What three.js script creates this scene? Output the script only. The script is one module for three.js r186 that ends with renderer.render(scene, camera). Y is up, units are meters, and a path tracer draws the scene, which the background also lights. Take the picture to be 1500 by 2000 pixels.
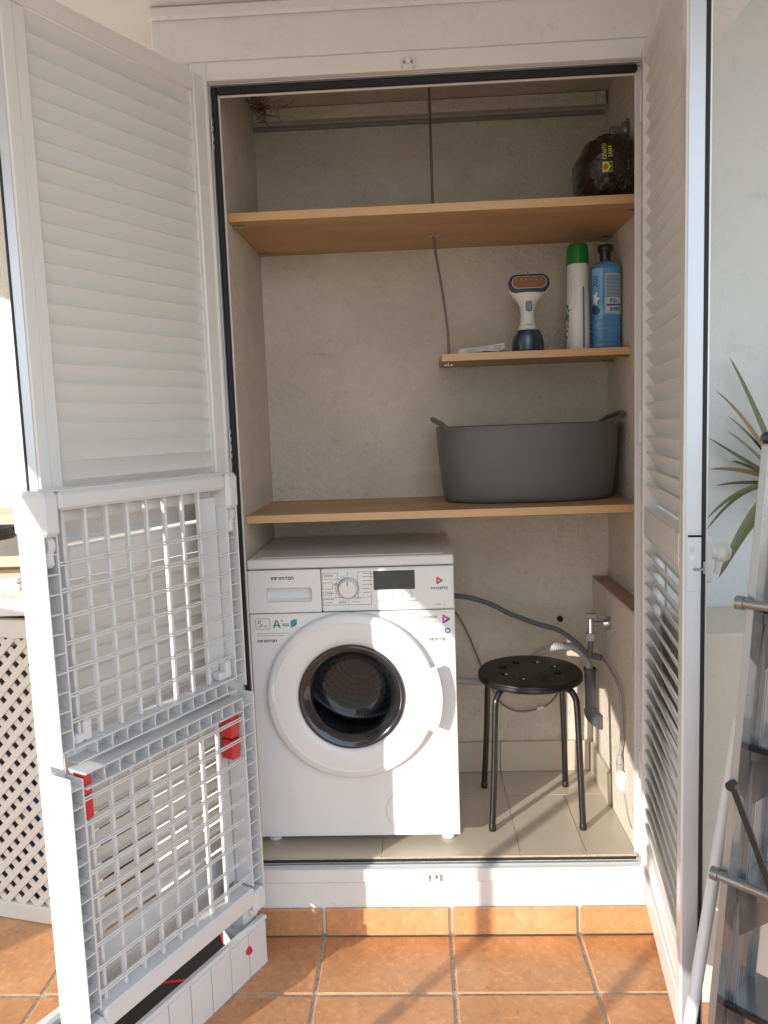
import * as THREE from 'three';
import { mergeGeometries, toCreasedNormals } from 'three/addons/utils/BufferGeometryUtils.js';

// ---------------------------------------------------------------- camera, sky, sun, exposure
const scene = new THREE.Scene();
const camera = new THREE.PerspectiveCamera(67.0, 0.75, 0.05, 400);
camera.rotation.order = 'YXZ';
camera.position.set(0.4873, 1.4586, 2.1033);
camera.rotation.set(-0.1118, 0.0437, -0.0359);
const renderer = new THREE.WebGLRenderer({ antialias: true });
renderer.toneMapping = THREE.LinearToneMapping;
renderer.toneMappingExposure = 1.4;
renderer.shadowMap.enabled = true;

const SUN = new THREE.Vector3(-0.652, 0.232, 0.758).normalize();   // towards the sun
{
  const w = 512, h = 256, d = new Float32Array(w * h * 4);
  for (let j = 0; j < h; j++) for (let i = 0; i < w; i++) {
    const el = ((j + 0.5) / h - 0.5) * Math.PI, az = ((i + 0.5) / w) * Math.PI * 2, o = (j * w + i) * 4;
    const up = Math.max(0, Math.sin(el)), t = Math.pow(up, 0.55);
    const horizon = [1.08, 1.18, 1.2], zenith = [0.56, 0.72, 0.98], ground = [0.42, 0.33, 0.25];
    for (let c = 0; c < 3; c++) d[o + c] = (el >= 0 ? horizon[c] * (1 - t) + zenith[c] * t : ground[c]) * 1.3;
    d[o + 3] = 1;
  }
  const sky = new THREE.DataTexture(d, w, h, THREE.RGBAFormat, THREE.FloatType);
  sky.mapping = THREE.EquirectangularReflectionMapping; sky.magFilter = THREE.LinearFilter; sky.needsUpdate = true;
  scene.background = sky; scene.environment = sky;
}
const sun = new THREE.DirectionalLight(new THREE.Color(1, 0.95, 0.87), 3.9);
sun.position.copy(SUN).multiplyScalar(8).add(new THREE.Vector3(0.5, 1, 0));
sun.target.position.set(0.5, 1, 0);
sun.castShadow = true; sun.shadow.mapSize.set(4096, 4096);
Object.assign(sun.shadow.camera, { left: -3.5, right: 3.5, top: 3.5, bottom: -3.5, near: 0.1, far: 20 });
scene.add(sun, sun.target);

// ---------------------------------------------------------------- random numbers, noise, textures
let seed = 7;
const rnd = () => { seed = (seed + 0x6d2b79f5) | 0; let t = Math.imul(seed ^ (seed >>> 15), 1 | seed); t = (t + Math.imul(t ^ (t >>> 7), 61 | t)) ^ t; return ((t ^ (t >>> 14)) >>> 0) / 4294967296; };
function noise(size, freq, octaves, gain = 0.5) {          // tiling value noise, 0..1
  const out = new Float32Array(size * size); let amp = 1, sum = 0;
  for (let o = 0; o < octaves; o++) {
    const f = freq << o, g = new Float32Array(f * f); for (let i = 0; i < f * f; i++) g[i] = rnd();
    for (let y = 0; y < size; y++) {
      const v = y / size * f, y0 = v | 0, ty = v - y0, sy = ty * ty * (3 - 2 * ty);
      for (let x = 0; x < size; x++) {
        const u = x / size * f, x0 = u | 0, tx = u - x0, sx = tx * tx * (3 - 2 * tx);
        const a = g[y0 % f * f + x0 % f], b = g[y0 % f * f + (x0 + 1) % f], c = g[(y0 + 1) % f * f + x0 % f], e = g[(y0 + 1) % f * f + (x0 + 1) % f];
        out[y * size + x] += amp * (a + (b - a) * sx + (c + (e - c) * sx - a - (b - a) * sx) * sy);
      }
    }
    sum += amp; amp *= gain;
  }
  for (let i = 0; i < out.length; i++) out[i] /= sum;
  return out;
}
function tex(size, fn, colour, rx = 1, ry = rx) {          // fn(i, x, y) -> [r,g,b] 0..1 (sRGB when colour)
  const d = new Uint8Array(size * size * 4);
  for (let i = 0; i < size * size; i++) { const c = fn(i, i % size, (i / size) | 0); for (let k = 0; k < 3; k++) d[i * 4 + k] = Math.max(0, Math.min(255, c[k] * 255)); d[i * 4 + 3] = 255; }
  const t = new THREE.DataTexture(d, size, size, THREE.RGBAFormat);
  t.wrapS = t.wrapT = THREE.RepeatWrapping; t.magFilter = THREE.LinearFilter; t.minFilter = THREE.LinearMipmapLinearFilter; t.generateMipmaps = true;
  if (colour) t.colorSpace = THREE.SRGBColorSpace;
  t.repeat.set(rx, ry); t.needsUpdate = true; return t;
}
const grey = (n) => (i) => [n[i], n[i], n[i]];
const srgb = (c) => c <= 0.0031308 ? c * 12.92 : 1.055 * Math.pow(c, 1 / 2.4) - 0.055;
const tint = (c, v) => [srgb(c[0] * v), srgb(c[1] * v), srgb(c[2] * v)];
const N1 = noise(512, 4, 6, 0.6), N2 = noise(512, 32, 4, 0.6), N3 = noise(512, 64, 3, 0.7), N4 = noise(512, 3, 4, 0.5);
const shifted = (t, x, y) => { const c = t.clone(); c.offset.set(x, y); c.needsUpdate = true; return c; };

const M = {};
const std = (c, roughness, o = {}) => new THREE.MeshStandardMaterial({ color: new THREE.Color().setRGB(...c), roughness, ...o });
const phys = (c, roughness, o = {}) => new THREE.MeshPhysicalMaterial({ color: new THREE.Color().setRGB(...c), roughness, ...o });
{
  const stuccoBump = tex(512, grey(N2.map((v, i) => 0.55 * v + 0.45 * N3[i])), false, 2.2);
  const stuccoCol = (c, k, rep) => tex(512, (i) => { const v = 1 - k * (N1[i] - 0.5) * 1.6 - (N2[i] < 0.3 ? 0.05 : 0) + k * 0.5 * (N3[i] - 0.5) - (N2[i] < 0.2 ? 0.6 * k : 0); return tint(c, v); }, true, rep);
  M.closet = std([1, 1, 1], 0.95, { map: stuccoCol([0.66, 0.59, 0.485], 0.2, 1.1), bumpMap: stuccoBump, bumpScale: 0.007 });
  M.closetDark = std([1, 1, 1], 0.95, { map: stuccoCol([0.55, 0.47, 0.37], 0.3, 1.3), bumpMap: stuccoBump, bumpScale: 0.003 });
  M.paint = std([1, 1, 1], 0.85, { map: stuccoCol([0.8, 0.775, 0.735], 0.05, 0.9), bumpMap: tex(512, grey(N1), false, 3), bumpScale: 0.002 });
  M.paintWorn = std([1, 1, 1], 0.85, { map: tex(512, (i) => { const v = 1 - 0.06 * (N1[i] - 0.5) - (N1[i] > 0.66 && N2[i] > 0.5 ? 0.14 : 0) - (N3[i] > 0.8 ? 0.12 : 0); return tint([0.8, 0.775, 0.735], v); }, true, 1.6), bumpMap: tex(512, grey(N1), false, 3), bumpScale: 0.003 });
  M.paintRough = std([1, 1, 1], 0.92, { map: stuccoCol([0.82, 0.8, 0.77], 0.05, 1.1), bumpMap: stuccoBump, bumpScale: 0.004 });
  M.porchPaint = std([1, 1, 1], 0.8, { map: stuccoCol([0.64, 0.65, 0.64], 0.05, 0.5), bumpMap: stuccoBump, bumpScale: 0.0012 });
  M.ledgePaint = std([1, 1, 1], 0.85, { map: stuccoCol([0.6, 0.55, 0.47], 0.08, 0.8), bumpMap: stuccoBump, bumpScale: 0.001 });
  M.ceiling = std([1, 1, 1], 0.9, { map: stuccoCol([0.74, 0.72, 0.69], 0.05, 0.7) });
  M.ledge = std([1, 1, 1], 0.8, { map: stuccoCol([0.42, 0.28, 0.2], 0.35, 3) });
  const smooth = tex(512, (i) => { const v = 0.5 + 0.25 * N4[i]; return [v, v, v]; }, false, 1.3);
  M.frame = phys([0.8, 0.785, 0.76], 0.4, { clearcoat: 0.25, clearcoatRoughness: 0.3, roughnessMap: smooth });
  M.slat = phys([0.78, 0.765, 0.735], 0.42, { clearcoat: 0.2, clearcoatRoughness: 0.35 });
  M.alu = std([0.62, 0.64, 0.68], 0.38, { metalness: 0.55 });
  M.rubber = std([0.012, 0.012, 0.014], 0.6);
  M.hole = std([0.008, 0.007, 0.006], 0.9);
  M.plastic = phys([0.82, 0.82, 0.81], 0.38, { clearcoat: 0.2, clearcoatRoughness: 0.4 });
  M.rack = phys([0.72, 0.72, 0.715], 0.45, { clearcoat: 0.15, clearcoatRoughness: 0.5 });
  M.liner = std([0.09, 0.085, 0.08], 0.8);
  M.red = phys([0.62, 0.02, 0.025], 0.35, { clearcoat: 0.3 });
  M.enamel = phys([0.82, 0.82, 0.815], 0.28, { clearcoat: 0.6, clearcoatRoughness: 0.12 });
  M.enamelTop = phys([0.78, 0.76, 0.74], 0.4, { clearcoat: 0.3, clearcoatRoughness: 0.25 });
  M.blackGloss = phys([0.012, 0.012, 0.014], 0.12, { clearcoat: 1, clearcoatRoughness: 0.05 });
  M.glass = phys([0.42, 0.42, 0.44], 0.02, { transmission: 1, thickness: 0, ior: 1.5 });
  M.steel = std([0.5, 0.5, 0.5], 0.32, { metalness: 1 });
  M.chrome = std([0.72, 0.71, 0.7], 0.14, { metalness: 1 });
  M.dull = std([0.36, 0.36, 0.35], 0.45, { metalness: 0.7 });
  M.gasket = std([0.1, 0.1, 0.105], 0.7);
  M.blackSteel = phys([0.005, 0.005, 0.006], 0.35, { clearcoat: 0.45, clearcoatRoughness: 0.1 });
  M.seat = phys([0.006, 0.006, 0.0065], 0.45, { bumpMap: tex(512, grey(N3), false, 3), bumpScale: 0.0003 });
  M.basket = phys([0.13, 0.132, 0.134], 0.42, { bumpMap: tex(512, grey(N3), false, 4), bumpScale: 0.0003 });
  M.hose = std([0.13, 0.14, 0.155], 0.55);
  M.paleHose = std([0.44, 0.43, 0.41], 0.55);
  M.rod = std([0.2, 0.17, 0.13], 0.5, { metalness: 0.5 });
  M.cable = std([0.33, 0.31, 0.28], 0.6);
  M.pvc = std([0.09, 0.09, 0.09], 0.5);
  M.white = phys([0.8, 0.79, 0.77], 0.4, { clearcoat: 0.2 });
  M.navy = phys([0.012, 0.045, 0.085], 0.18, { clearcoat: 0.8 });
  M.darkNavy = phys([0.01, 0.016, 0.05], 0.3, { clearcoat: 0.5 });
  M.copper = std([0.26, 0.115, 0.045], 0.45, { metalness: 0.6 });
  M.green = phys([0.0, 0.2, 0.02], 0.4, { clearcoat: 0.3 });
  M.bluePlastic = phys([0.1, 0.3, 0.55], 0.25, { clearcoat: 0.6 });
  M.black = phys([0.012, 0.012, 0.013], 0.35, { clearcoat: 0.3 });
  const woodNoise = noise(512, 4, 5, 0.6);
  M.wood = phys([1, 1, 1], 0.5, { clearcoat: 0.15, clearcoatRoughness: 0.4, map: tex(512, (i, x, y) => {
    const s = woodNoise[y * 512 + ((x >> 3) % 512)], fine = N3[(y * 3 % 512) * 512 + ((x >> 4) * 5) % 512];
    return tint([0.62, 0.36, 0.165], 0.84 + 0.55 * (s - 0.5) + 0.34 * (fine - 0.5) + 0.2 * (N1[i] - 0.5)); }, true, 1.4, 3) });
  M.woodEdge = phys([0.66, 0.4, 0.19], 0.42, { clearcoat: 0.2, clearcoatRoughness: 0.35 });
  M.woodPale = std([1, 1, 1], 0.7, { map: tex(256, (i, x, y) => tint([0.6, 0.5, 0.36], 0.8 + 0.4 * woodNoise[y * 512 + (x >> 3)]), true, 2, 5) });
  M.latticePaint = std([1, 1, 1], 0.7, { map: tex(256, (i, x, y) => tint([0.74, 0.69, 0.6], 0.9 + 0.18 * woodNoise[(y * 2) * 512 + (x >> 2)]), true, 2, 2) });
  M.grout = std([1, 1, 1], 0.95, { map: tex(512, (i) => tint([0.56, 0.48, 0.37], 0.6 + 0.8 * N2[i]), true, 4), bumpMap: tex(512, grey(N3), false, 6), bumpScale: 0.004 });
  M.ladder = std([1, 1, 1], 0.42, { metalness: 0.75, map: tex(512, (i, x, y) => tint([0.3, 0.3, 0.3], 0.75 + 0.5 * N1[i] + (N2[i] > 0.68 ? 0.25 : 0)), true, 2, 1.2), roughnessMap: tex(512, grey(N1), false, 3) });
  M.ladderEdge = std([0.4, 0.4, 0.39], 0.36, { metalness: 0.65 });
  M.leaf = phys([0.13, 0.135, 0.055], 0.45, { side: THREE.DoubleSide });
  M.leafDry = phys([0.22, 0.14, 0.07], 0.6, { side: THREE.DoubleSide });
  M.bark = std([0.16, 0.11, 0.07], 0.9);
  M.pot = std([0.3, 0.12, 0.06], 0.8);
  M.canvas = std([0.6, 0.57, 0.5], 0.9);  // tone of the unseen sheet that shades the closet
  M.twig = std([0.2, 0.09, 0.04], 0.9);
}
// terracotta: six tiles of different tone
const terracotta = [0, 1, 2, 3, 4, 5].map((k) => {
  const ox = (rnd() * 512) | 0, oy = (rnd() * 512) | 0, lum = 0.93 + 0.14 * rnd(), red = 0.97 + 0.07 * rnd();
  return phys([1, 1, 1], 0.5, { clearcoat: 0.12, clearcoatRoughness: 0.35,
    map: tex(512, (i, x, y) => {
      const j = ((y + oy) % 512) * 512 + (x + ox) % 512, a = N1[j], b = N2[j], c = N4[j];
      const v = lum * (0.72 + 0.36 * c + 0.3 * a) + (b > 0.68 ? 0.14 : 0) - (b < 0.3 ? 0.1 : 0) + 0.25 * (b - 0.5), w = Math.max(0, a - 0.5) * 1.1;
      return tint([0.55 * red + 0.06 * w, 0.262 + 0.12 * w, 0.115 + 0.11 * w], v); }, true, 2.4),
    roughnessMap: tex(512, (i) => { const v = 0.6 + 0.6 * (N1[i] - 0.3); return [v, v, v]; }, false, 2.4),
    bumpMap: tex(512, grey(N1), false, 2.4), bumpScale: 0.0022 });
});
const porcelain = [0, 1, 2].map(() => {
  const o = (rnd() * 512) | 0;
  return phys([1, 1, 1], 0.3, { clearcoat: 0.35, clearcoatRoughness: 0.12, map: tex(256, (i, x, y) => tint([0.6, 0.515, 0.405], 0.9 + 0.16 * N1[((y * 2 + o) % 512) * 512 + (x * 2)]), true, 1.5) });
});

// ---------------------------------------------------------------- helpers
const taken = new Map();
function numbered(name) { const n = taken.get(name) ?? 0; taken.set(name, n + 1); return n ? name + '_' + String(n).padStart(3, '0') : name; }
function finish(o) { o.castShadow = o.receiveShadow = true; return o; }
function thing(name, label, category, pos = [0, 0, 0], turn = 0, group) {
  const o = new THREE.Group(); o.name = numbered(name); o.position.set(...pos); o.rotation.y = turn;
  o.userData = { label, category }; if (group) o.userData.group = group;
  scene.add(o); return o;
}
function part(name, geos, material, parent, label) {
  const g = Array.isArray(geos) ? (geos.length > 1 ? mergeGeometries(geos.map((q) => { const n = q.index ? q.toNonIndexed() : q; for (const k of Object.keys(n.attributes)) if (!['position', 'normal', 'uv'].includes(k)) n.deleteAttribute(k); return n; })) : geos[0]) : geos;
  const m = finish(new THREE.Mesh(g, material)); m.name = name; if (label) m.userData.label = label;
  parent.add(m); return m;
}
function struct(name, geos, material) { const m = part(numbered(name), geos, material, scene); m.userData.kind = 'structure'; return m; }
function uvm(g) {                                            // uv in metres by the face's main direction
  const n = g.index ? g.toNonIndexed() : g; n.computeVertexNormals();
  const p = n.attributes.position, q = n.attributes.normal, uv = new Float32Array(p.count * 2);
  for (let i = 0; i < p.count; i++) {
    const a = Math.abs(q.getX(i)), b = Math.abs(q.getY(i)), c = Math.abs(q.getZ(i));
    if (b >= a && b >= c) { uv[2 * i] = p.getX(i); uv[2 * i + 1] = p.getZ(i); } else if (a >= c) { uv[2 * i] = p.getZ(i); uv[2 * i + 1] = p.getY(i); } else { uv[2 * i] = p.getX(i); uv[2 * i + 1] = p.getY(i); }
  }
  n.setAttribute('uv', new THREE.BufferAttribute(uv, 2)); return n;
}
function bx(x0, x1, y0, y1, z0, z1, b = 0.002) {             // chamfered box, 44 triangles
  if (x1 < x0) [x0, x1] = [x1, x0]; if (y1 < y0) [y0, y1] = [y1, y0]; if (z1 < z0) [z0, z1] = [z1, z0];
  b = Math.min(b, (x1 - x0) * 0.45, (y1 - y0) * 0.45, (z1 - z0) * 0.45);
  const lo = [x0, y0, z0], hi = [x1, y1, z1], P = [];
  const v = (s, axis) => s.map((k, i) => k > 0 ? hi[i] - (i === axis ? 0 : b) : lo[i] + (i === axis ? 0 : b));
  const tri = (a, c, d) => P.push(...a, ...c, ...d);
  const quad = (a, c, d, e, out) => { const n = new THREE.Vector3().crossVectors(new THREE.Vector3(c[0] - a[0], c[1] - a[1], c[2] - a[2]), new THREE.Vector3(d[0] - a[0], d[1] - a[1], d[2] - a[2])); if (n.x * out[0] + n.y * out[1] + n.z * out[2] < 0) { tri(a, d, c); if (e) tri(a, e, d); } else { tri(a, c, d); if (e) tri(a, d, e); } };
  for (let ax = 0; ax < 3; ax++) for (const s of [-1, 1]) {
    const u = (ax + 1) % 3, w = (ax + 2) % 3, f = (a, c) => { const t = [0, 0, 0]; t[ax] = s; t[u] = a; t[w] = c; return v(t, ax); }, out = [0, 0, 0]; out[ax] = s;
    quad(f(-1, -1), f(1, -1), f(1, 1), f(-1, 1), out);
  }
  for (let ax = 0; ax < 3; ax++) for (const s of [-1, 1]) for (const r of [-1, 1]) {
    const u = (ax + 1) % 3, w = (ax + 2) % 3, g = (e, axis) => { const t = [0, 0, 0]; t[ax] = e; t[u] = s; t[w] = r; return v(t, axis); }, out = [0, 0, 0]; out[u] = s; out[w] = r;
    quad(g(-1, u), g(1, u), g(1, w), g(-1, w), out);
  }
  for (const a of [-1, 1]) for (const c of [-1, 1]) for (const d of [-1, 1]) quad(v([a, c, d], 0), v([a, c, d], 1), v([a, c, d], 2), null, [a, c, d]);
  const g = new THREE.BufferGeometry(); g.setAttribute('position', new THREE.Float32BufferAttribute(P, 3));
  return uvm(g);
}
function beam(p, q, w, h, across, b = 0.0015) {              // a bar from p to q, w wide along 'across'
  p = new THREE.Vector3(...p); q = new THREE.Vector3(...q);
  const L = p.distanceTo(q), y = q.clone().sub(p).normalize(), x = new THREE.Vector3(...across); x.addScaledVector(y, -x.dot(y)).normalize();
  const z = new THREE.Vector3().crossVectors(x, y), g = bx(-w / 2, w / 2, 0, L, -h / 2, h / 2, b);
  g.applyMatrix4(new THREE.Matrix4().makeBasis(x, y, z).setPosition(p)); return g;
}
const V = (a) => new THREE.Vector3(...a);
function tube(pts, r, seg = 48, rs = 10, tension) { return new THREE.TubeGeometry(new THREE.CatmullRomCurve3(pts.map(V), false, 'catmullrom', tension ?? 0.5), seg, r, rs); }
function cyl(p, q, r, r2 = r, seg = 20) {
  const a = V(p), c = V(q), L = a.distanceTo(c), g = new THREE.CylinderGeometry(r2, r, L, seg);
  g.translate(0, L / 2, 0); g.applyQuaternion(new THREE.Quaternion().setFromUnitVectors(new THREE.Vector3(0, 1, 0), c.sub(a).normalize())); g.translate(...p); return g;
}
function lathe(pts, seg = 64) { return new THREE.LatheGeometry(pts.map((p) => new THREE.Vector2(...p)), seg); }
function latheZ(pts, seg = 96) { const g = lathe(pts, seg); g.rotateX(Math.PI / 2); return g; }   // profile [radius, z]
function extrude(shape, depth, bevel = 0.002, seg = 1, curve = 12) {
  const g = new THREE.ExtrudeGeometry(shape, { depth, bevelEnabled: bevel > 0, bevelThickness: bevel, bevelSize: bevel, bevelOffset: -bevel, bevelSegments: seg, curveSegments: curve }); return g;
}
function roundRect(x0, x1, y0, y1, r, Kind = THREE.Shape) {
  const s = new Kind(); s.moveTo(x0 + r, y0); s.lineTo(x1 - r, y0); s.absarc(x1 - r, y0 + r, r, -Math.PI / 2, 0); s.lineTo(x1, y1 - r); s.absarc(x1 - r, y1 - r, r, 0, Math.PI / 2);
  s.lineTo(x0 + r, y1); s.absarc(x0 + r, y1 - r, r, Math.PI / 2, Math.PI); s.lineTo(x0, y0 + r); s.absarc(x0 + r, y0 + r, r, Math.PI, 1.5 * Math.PI); return s;
}
function loft(rings, seg = 40, cap = true) {                 // rings: {y, rx, rz, x, z, e} super-ellipses stacked upwards
  const P = [], I = [], uv = [];
  rings.forEach((r, k) => { for (let i = 0; i <= seg; i++) { const a = i / seg * Math.PI * 2, e = 2 / (r.e ?? 2), c = Math.cos(a), s = Math.sin(a);
    P.push((r.x ?? 0) + Math.sign(c) * Math.pow(Math.abs(c), e) * r.rx, r.y, (r.z ?? 0) + Math.sign(s) * Math.pow(Math.abs(s), e) * r.rz); uv.push(i / seg, k / (rings.length - 1)); } });
  for (let k = 0; k < rings.length - 1; k++) for (let i = 0; i < seg; i++) { const a = k * (seg + 1) + i, b = a + seg + 1; I.push(a, b, a + 1, b, b + 1, a + 1); }
  if (cap) for (const [k, f] of [[0, 1], [rings.length - 1, 0]]) { const r = rings[k], c = P.length / 3; P.push(r.x ?? 0, r.y, r.z ?? 0); uv.push(0.5, 0.5); for (let i = 0; i < seg; i++) { const a = k * (seg + 1) + i; f ? I.push(c, a, a + 1) : I.push(c, a + 1, a); } }
  const g = new THREE.BufferGeometry(); g.setAttribute('position', new THREE.Float32BufferAttribute(P, 3)); g.setAttribute('uv', new THREE.Float32BufferAttribute(uv, 2)); g.setIndex(I);
  g.computeVertexNormals();
  const n = g.attributes.normal;                              // close the seam
  rings.forEach((r, k) => { const a = k * (seg + 1), b = a + seg; const m = new THREE.Vector3(n.getX(a) + n.getX(b), n.getY(a) + n.getY(b), n.getZ(a) + n.getZ(b)).normalize(); n.setXYZ(a, m.x, m.y, m.z); n.setXYZ(b, m.x, m.y, m.z); });
  return g;
}
const move = (g, x, y, z) => { g.translate(x, y, z); return g; };
function canvas(w, h, draw) { const c = document.createElement('canvas'); c.width = w; c.height = h; draw(c.getContext('2d'), w, h); const t = new THREE.CanvasTexture(c); t.colorSpace = THREE.SRGBColorSpace; return t; }

// ---------------------------------------------------------------- ground
const TX0 = 0.183, TZ0 = 0.262, TP = 0.3626;
{
  const g = new THREE.PlaneGeometry(120, 120); g.rotateX(-Math.PI / 2); g.translate(0, -0.0038, 0);
  for (let i = 0; i < g.attributes.uv.count; i++) g.attributes.uv.setXY(i, g.attributes.uv.getX(i) * 120, g.attributes.uv.getY(i) * 120);
  struct('ground', g, M.grout);
  const terrace = new THREE.Group(); terrace.name = 'terrace_paving'; terrace.userData.kind = 'structure'; scene.add(terrace);
  const gap = 0.0052;
  const lay = (x0, x1, z0, z1) => { const t = part('floor_tile', bx(x0 + gap, x1 - gap, -0.014, 0, z0 + gap, z1 - gap, 0.0028), terracotta[(rnd() * 6) | 0], terrace); t.position.y = (rnd() - 0.5) * 0.0012; t.rotation.y = (rnd() - 0.5) * 0.003; };
  for (let i = -8; i < 8; i++) for (let k = -1; k < 7; k++) {
    const x0 = TX0 + i * TP, x1 = x0 + TP; let z0 = TZ0 + (k - 1) * TP + (k < 1 ? TP : 0), z1 = z0 + TP;
    if (k === -1) { z0 = TZ0 - 2 * TP; z1 = TZ0 - TP; if (x1 > -0.15 && x0 < 1.35) continue; }
    if (k === 0) { z0 = TZ0 - TP; z1 = TZ0; if (x1 > -0.15 && x0 < 1.4) z0 = 0.03; }
    lay(x0, x1, z0, z1);
  }
}

// ---------------------------------------------------------------- terrace walls and ceiling
{
  const t = thing('porch_ceiling', 'pale painted ceiling overhanging the closet at the top of the picture', 'ceiling');
  part('slab', bx(-2.6, 2.6, 2.533, 2.7, -1.0, 1.6, 0.004), M.ceiling, t);
  part('beam', bx(1.14, 1.262, 2.366, 2.532, 0.0275, 1.55, 0.004), M.paint, t, 'beam beside the right shutter door');
}
{
  const t = thing('house_wall', 'rough white wall behind the left shutter door, sunlit in its lower part', 'wall');
  part('wall', bx(-3.2, -0.158, 0, 2.54, -0.8, -0.58, 0.002), M.paintRough, t);
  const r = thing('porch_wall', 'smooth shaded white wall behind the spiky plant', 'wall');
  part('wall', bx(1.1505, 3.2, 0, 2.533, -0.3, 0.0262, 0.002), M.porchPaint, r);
  const l = thing('low_wall', 'low white masonry ledge behind the aluminium ladder', 'wall');
  part('wall', bx(1.143, 2.4, 0, 0.942, 0.0275, 0.3, 0.006), M.ledgePaint, l);
}

// ---------------------------------------------------------------- the closet
const closet = thing('utility_closet', 'white plastered utility closet built into the terrace wall with beige inner walls', 'closet');
{
  const c = closet, W = -0.012, R = 1.137, B = -0.55, F = 0.22;
  part('back_wall', bx(W - 0.1, R + 0.1, 0, 2.7, B - 0.15, B, 0.001), M.closet, c);
  part('side_wall', bx(W - 0.144, W, 0, 2.7, B, -0.03, 0.001), M.closet, c);
  part('side_wall', bx(R, R + 0.23, 0, 2.7, B, -0.03, 0.001), M.closet, c);
  part('wall_step', uvm(bx(1.081, R - 0.0005, F - 0.01, 0.914, B, -0.03, 0.006)), M.closet, c);
  part('step_top', bx(1.0815, R - 0.0005, 0.9135, 0.9165, B + 0.0005, -0.0305, 0.001), M.ledge, c, 'rusty brown dust on the wall step');
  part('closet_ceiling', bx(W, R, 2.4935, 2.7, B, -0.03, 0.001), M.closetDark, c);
  part('ceiling_beam', bx(0.035, 1.128, 2.452, 2.492, B, -0.52, 0.002), M.closet, c);
  part('ceiling_rail', bx(W, 1.128, 2.428, 2.441, B, -0.535, 0.002), M.dull, c);
  part('slab', bx(W - 0.02, R + 0.02, 0.01, F - 0.011, B, 0.0, 0.001), M.grout, c);
  // facade
  part('lintel', bx(-0.156, 1.142, 2.396, 2.533, -0.03, 0.026, 0.004), M.paint, c);
  part('coving', [bx(-0.156, 1.142, 2.5, 2.532, 0.0265, 0.04, 0.008)], M.paint, c);
  part('cheek', bx(-0.156, -0.062, 0, 2.3955, -0.03, 0.026, 0.004), M.paint, c);
  part('cheek', bx(1.142, 1.15, 0, 2.3955, -0.03, 0.02, 0.001), M.paint, c);
  const plinth = part('plinth', bx(-0.0615, 1.1415, 0, 0.1605, -0.0295, 0.025, 0.003), M.paintWorn, c);
  const xs = [-0.156, 0.183, 0.546, 0.908, 1.142];
  for (let i = 0; i < 4; i++) part('skirting_tile', bx(xs[i] + 0.004, xs[i + 1] - 0.004, 0.002, 0.085, 0.0255, 0.0365, 0.004), terracotta[(i * 2 + 1) % 6], plinth);
  // porcelain floor
  const zb = -0.362, g = 0.0012, fl = part('floor_screed', bx(W, 1.081, F - 0.0105, F - 0.002, B, -0.0005, 0.0005), M.grout, c);
  const tiles = [[W, 0.353, B, zb], [0.353, 0.753, B, zb], [0.753, 1.081, B, zb], [W, 0.353, zb, 0.0], [0.353, 0.753, zb, 0.0], [0.753, 0.942, zb, 0.0], [0.942, 1.081, zb, 0.0]];
  tiles.forEach(([x0, x1, z0, z1], i) => part('floor_tile', bx(x0 + g, x1 - g, F - 0.0018, F, z0 + g, z1 - g, 0.0006), porcelain[i % 3], fl));
  for (const [x0, x1] of [[W, 0.353], [0.353, 0.753], [0.753, 1.068]]) part('skirting_tile', bx(x0 + g, x1 - g, F + 0.0005, 0.331, B, B + 0.012, 0.002), porcelain[1], fl);
  part('skirting_tile', bx(1.069, 1.0808, F + 0.0005, 0.328, B + 0.0125, -0.286, 0.002), porcelain[0], fl);
}
{
  // the reddish scratch of old web in the corner under the ceiling
  const t = thing('cobweb', 'tangle of rusty brown web in the top left closet corner', 'cobweb', [0.0, 2.44, -0.53]), g = [];
  for (let i = 0; i < 90; i++) {
    const a = [rnd() * rnd() * 0.09, 0.07 - rnd() * rnd() * 0.09, rnd() * 0.3 - 0.01], s = () => (rnd() - 0.5) * 0.05;
    g.push(tube([a, [a[0] + s(), a[1] + s() * 0.6, a[2] + s()], [a[0] + s() * 1.6 + 0.015, a[1] + s(), a[2] + s() * 1.4]].map((p) => [Math.max(p[0], -0.009), Math.min(Math.max(p[1], 0.0), 0.051), Math.max(p[2], -0.018)]), 0.0008, 8, 4));
  }
  part('strands', g, M.twig, t);
}

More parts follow.
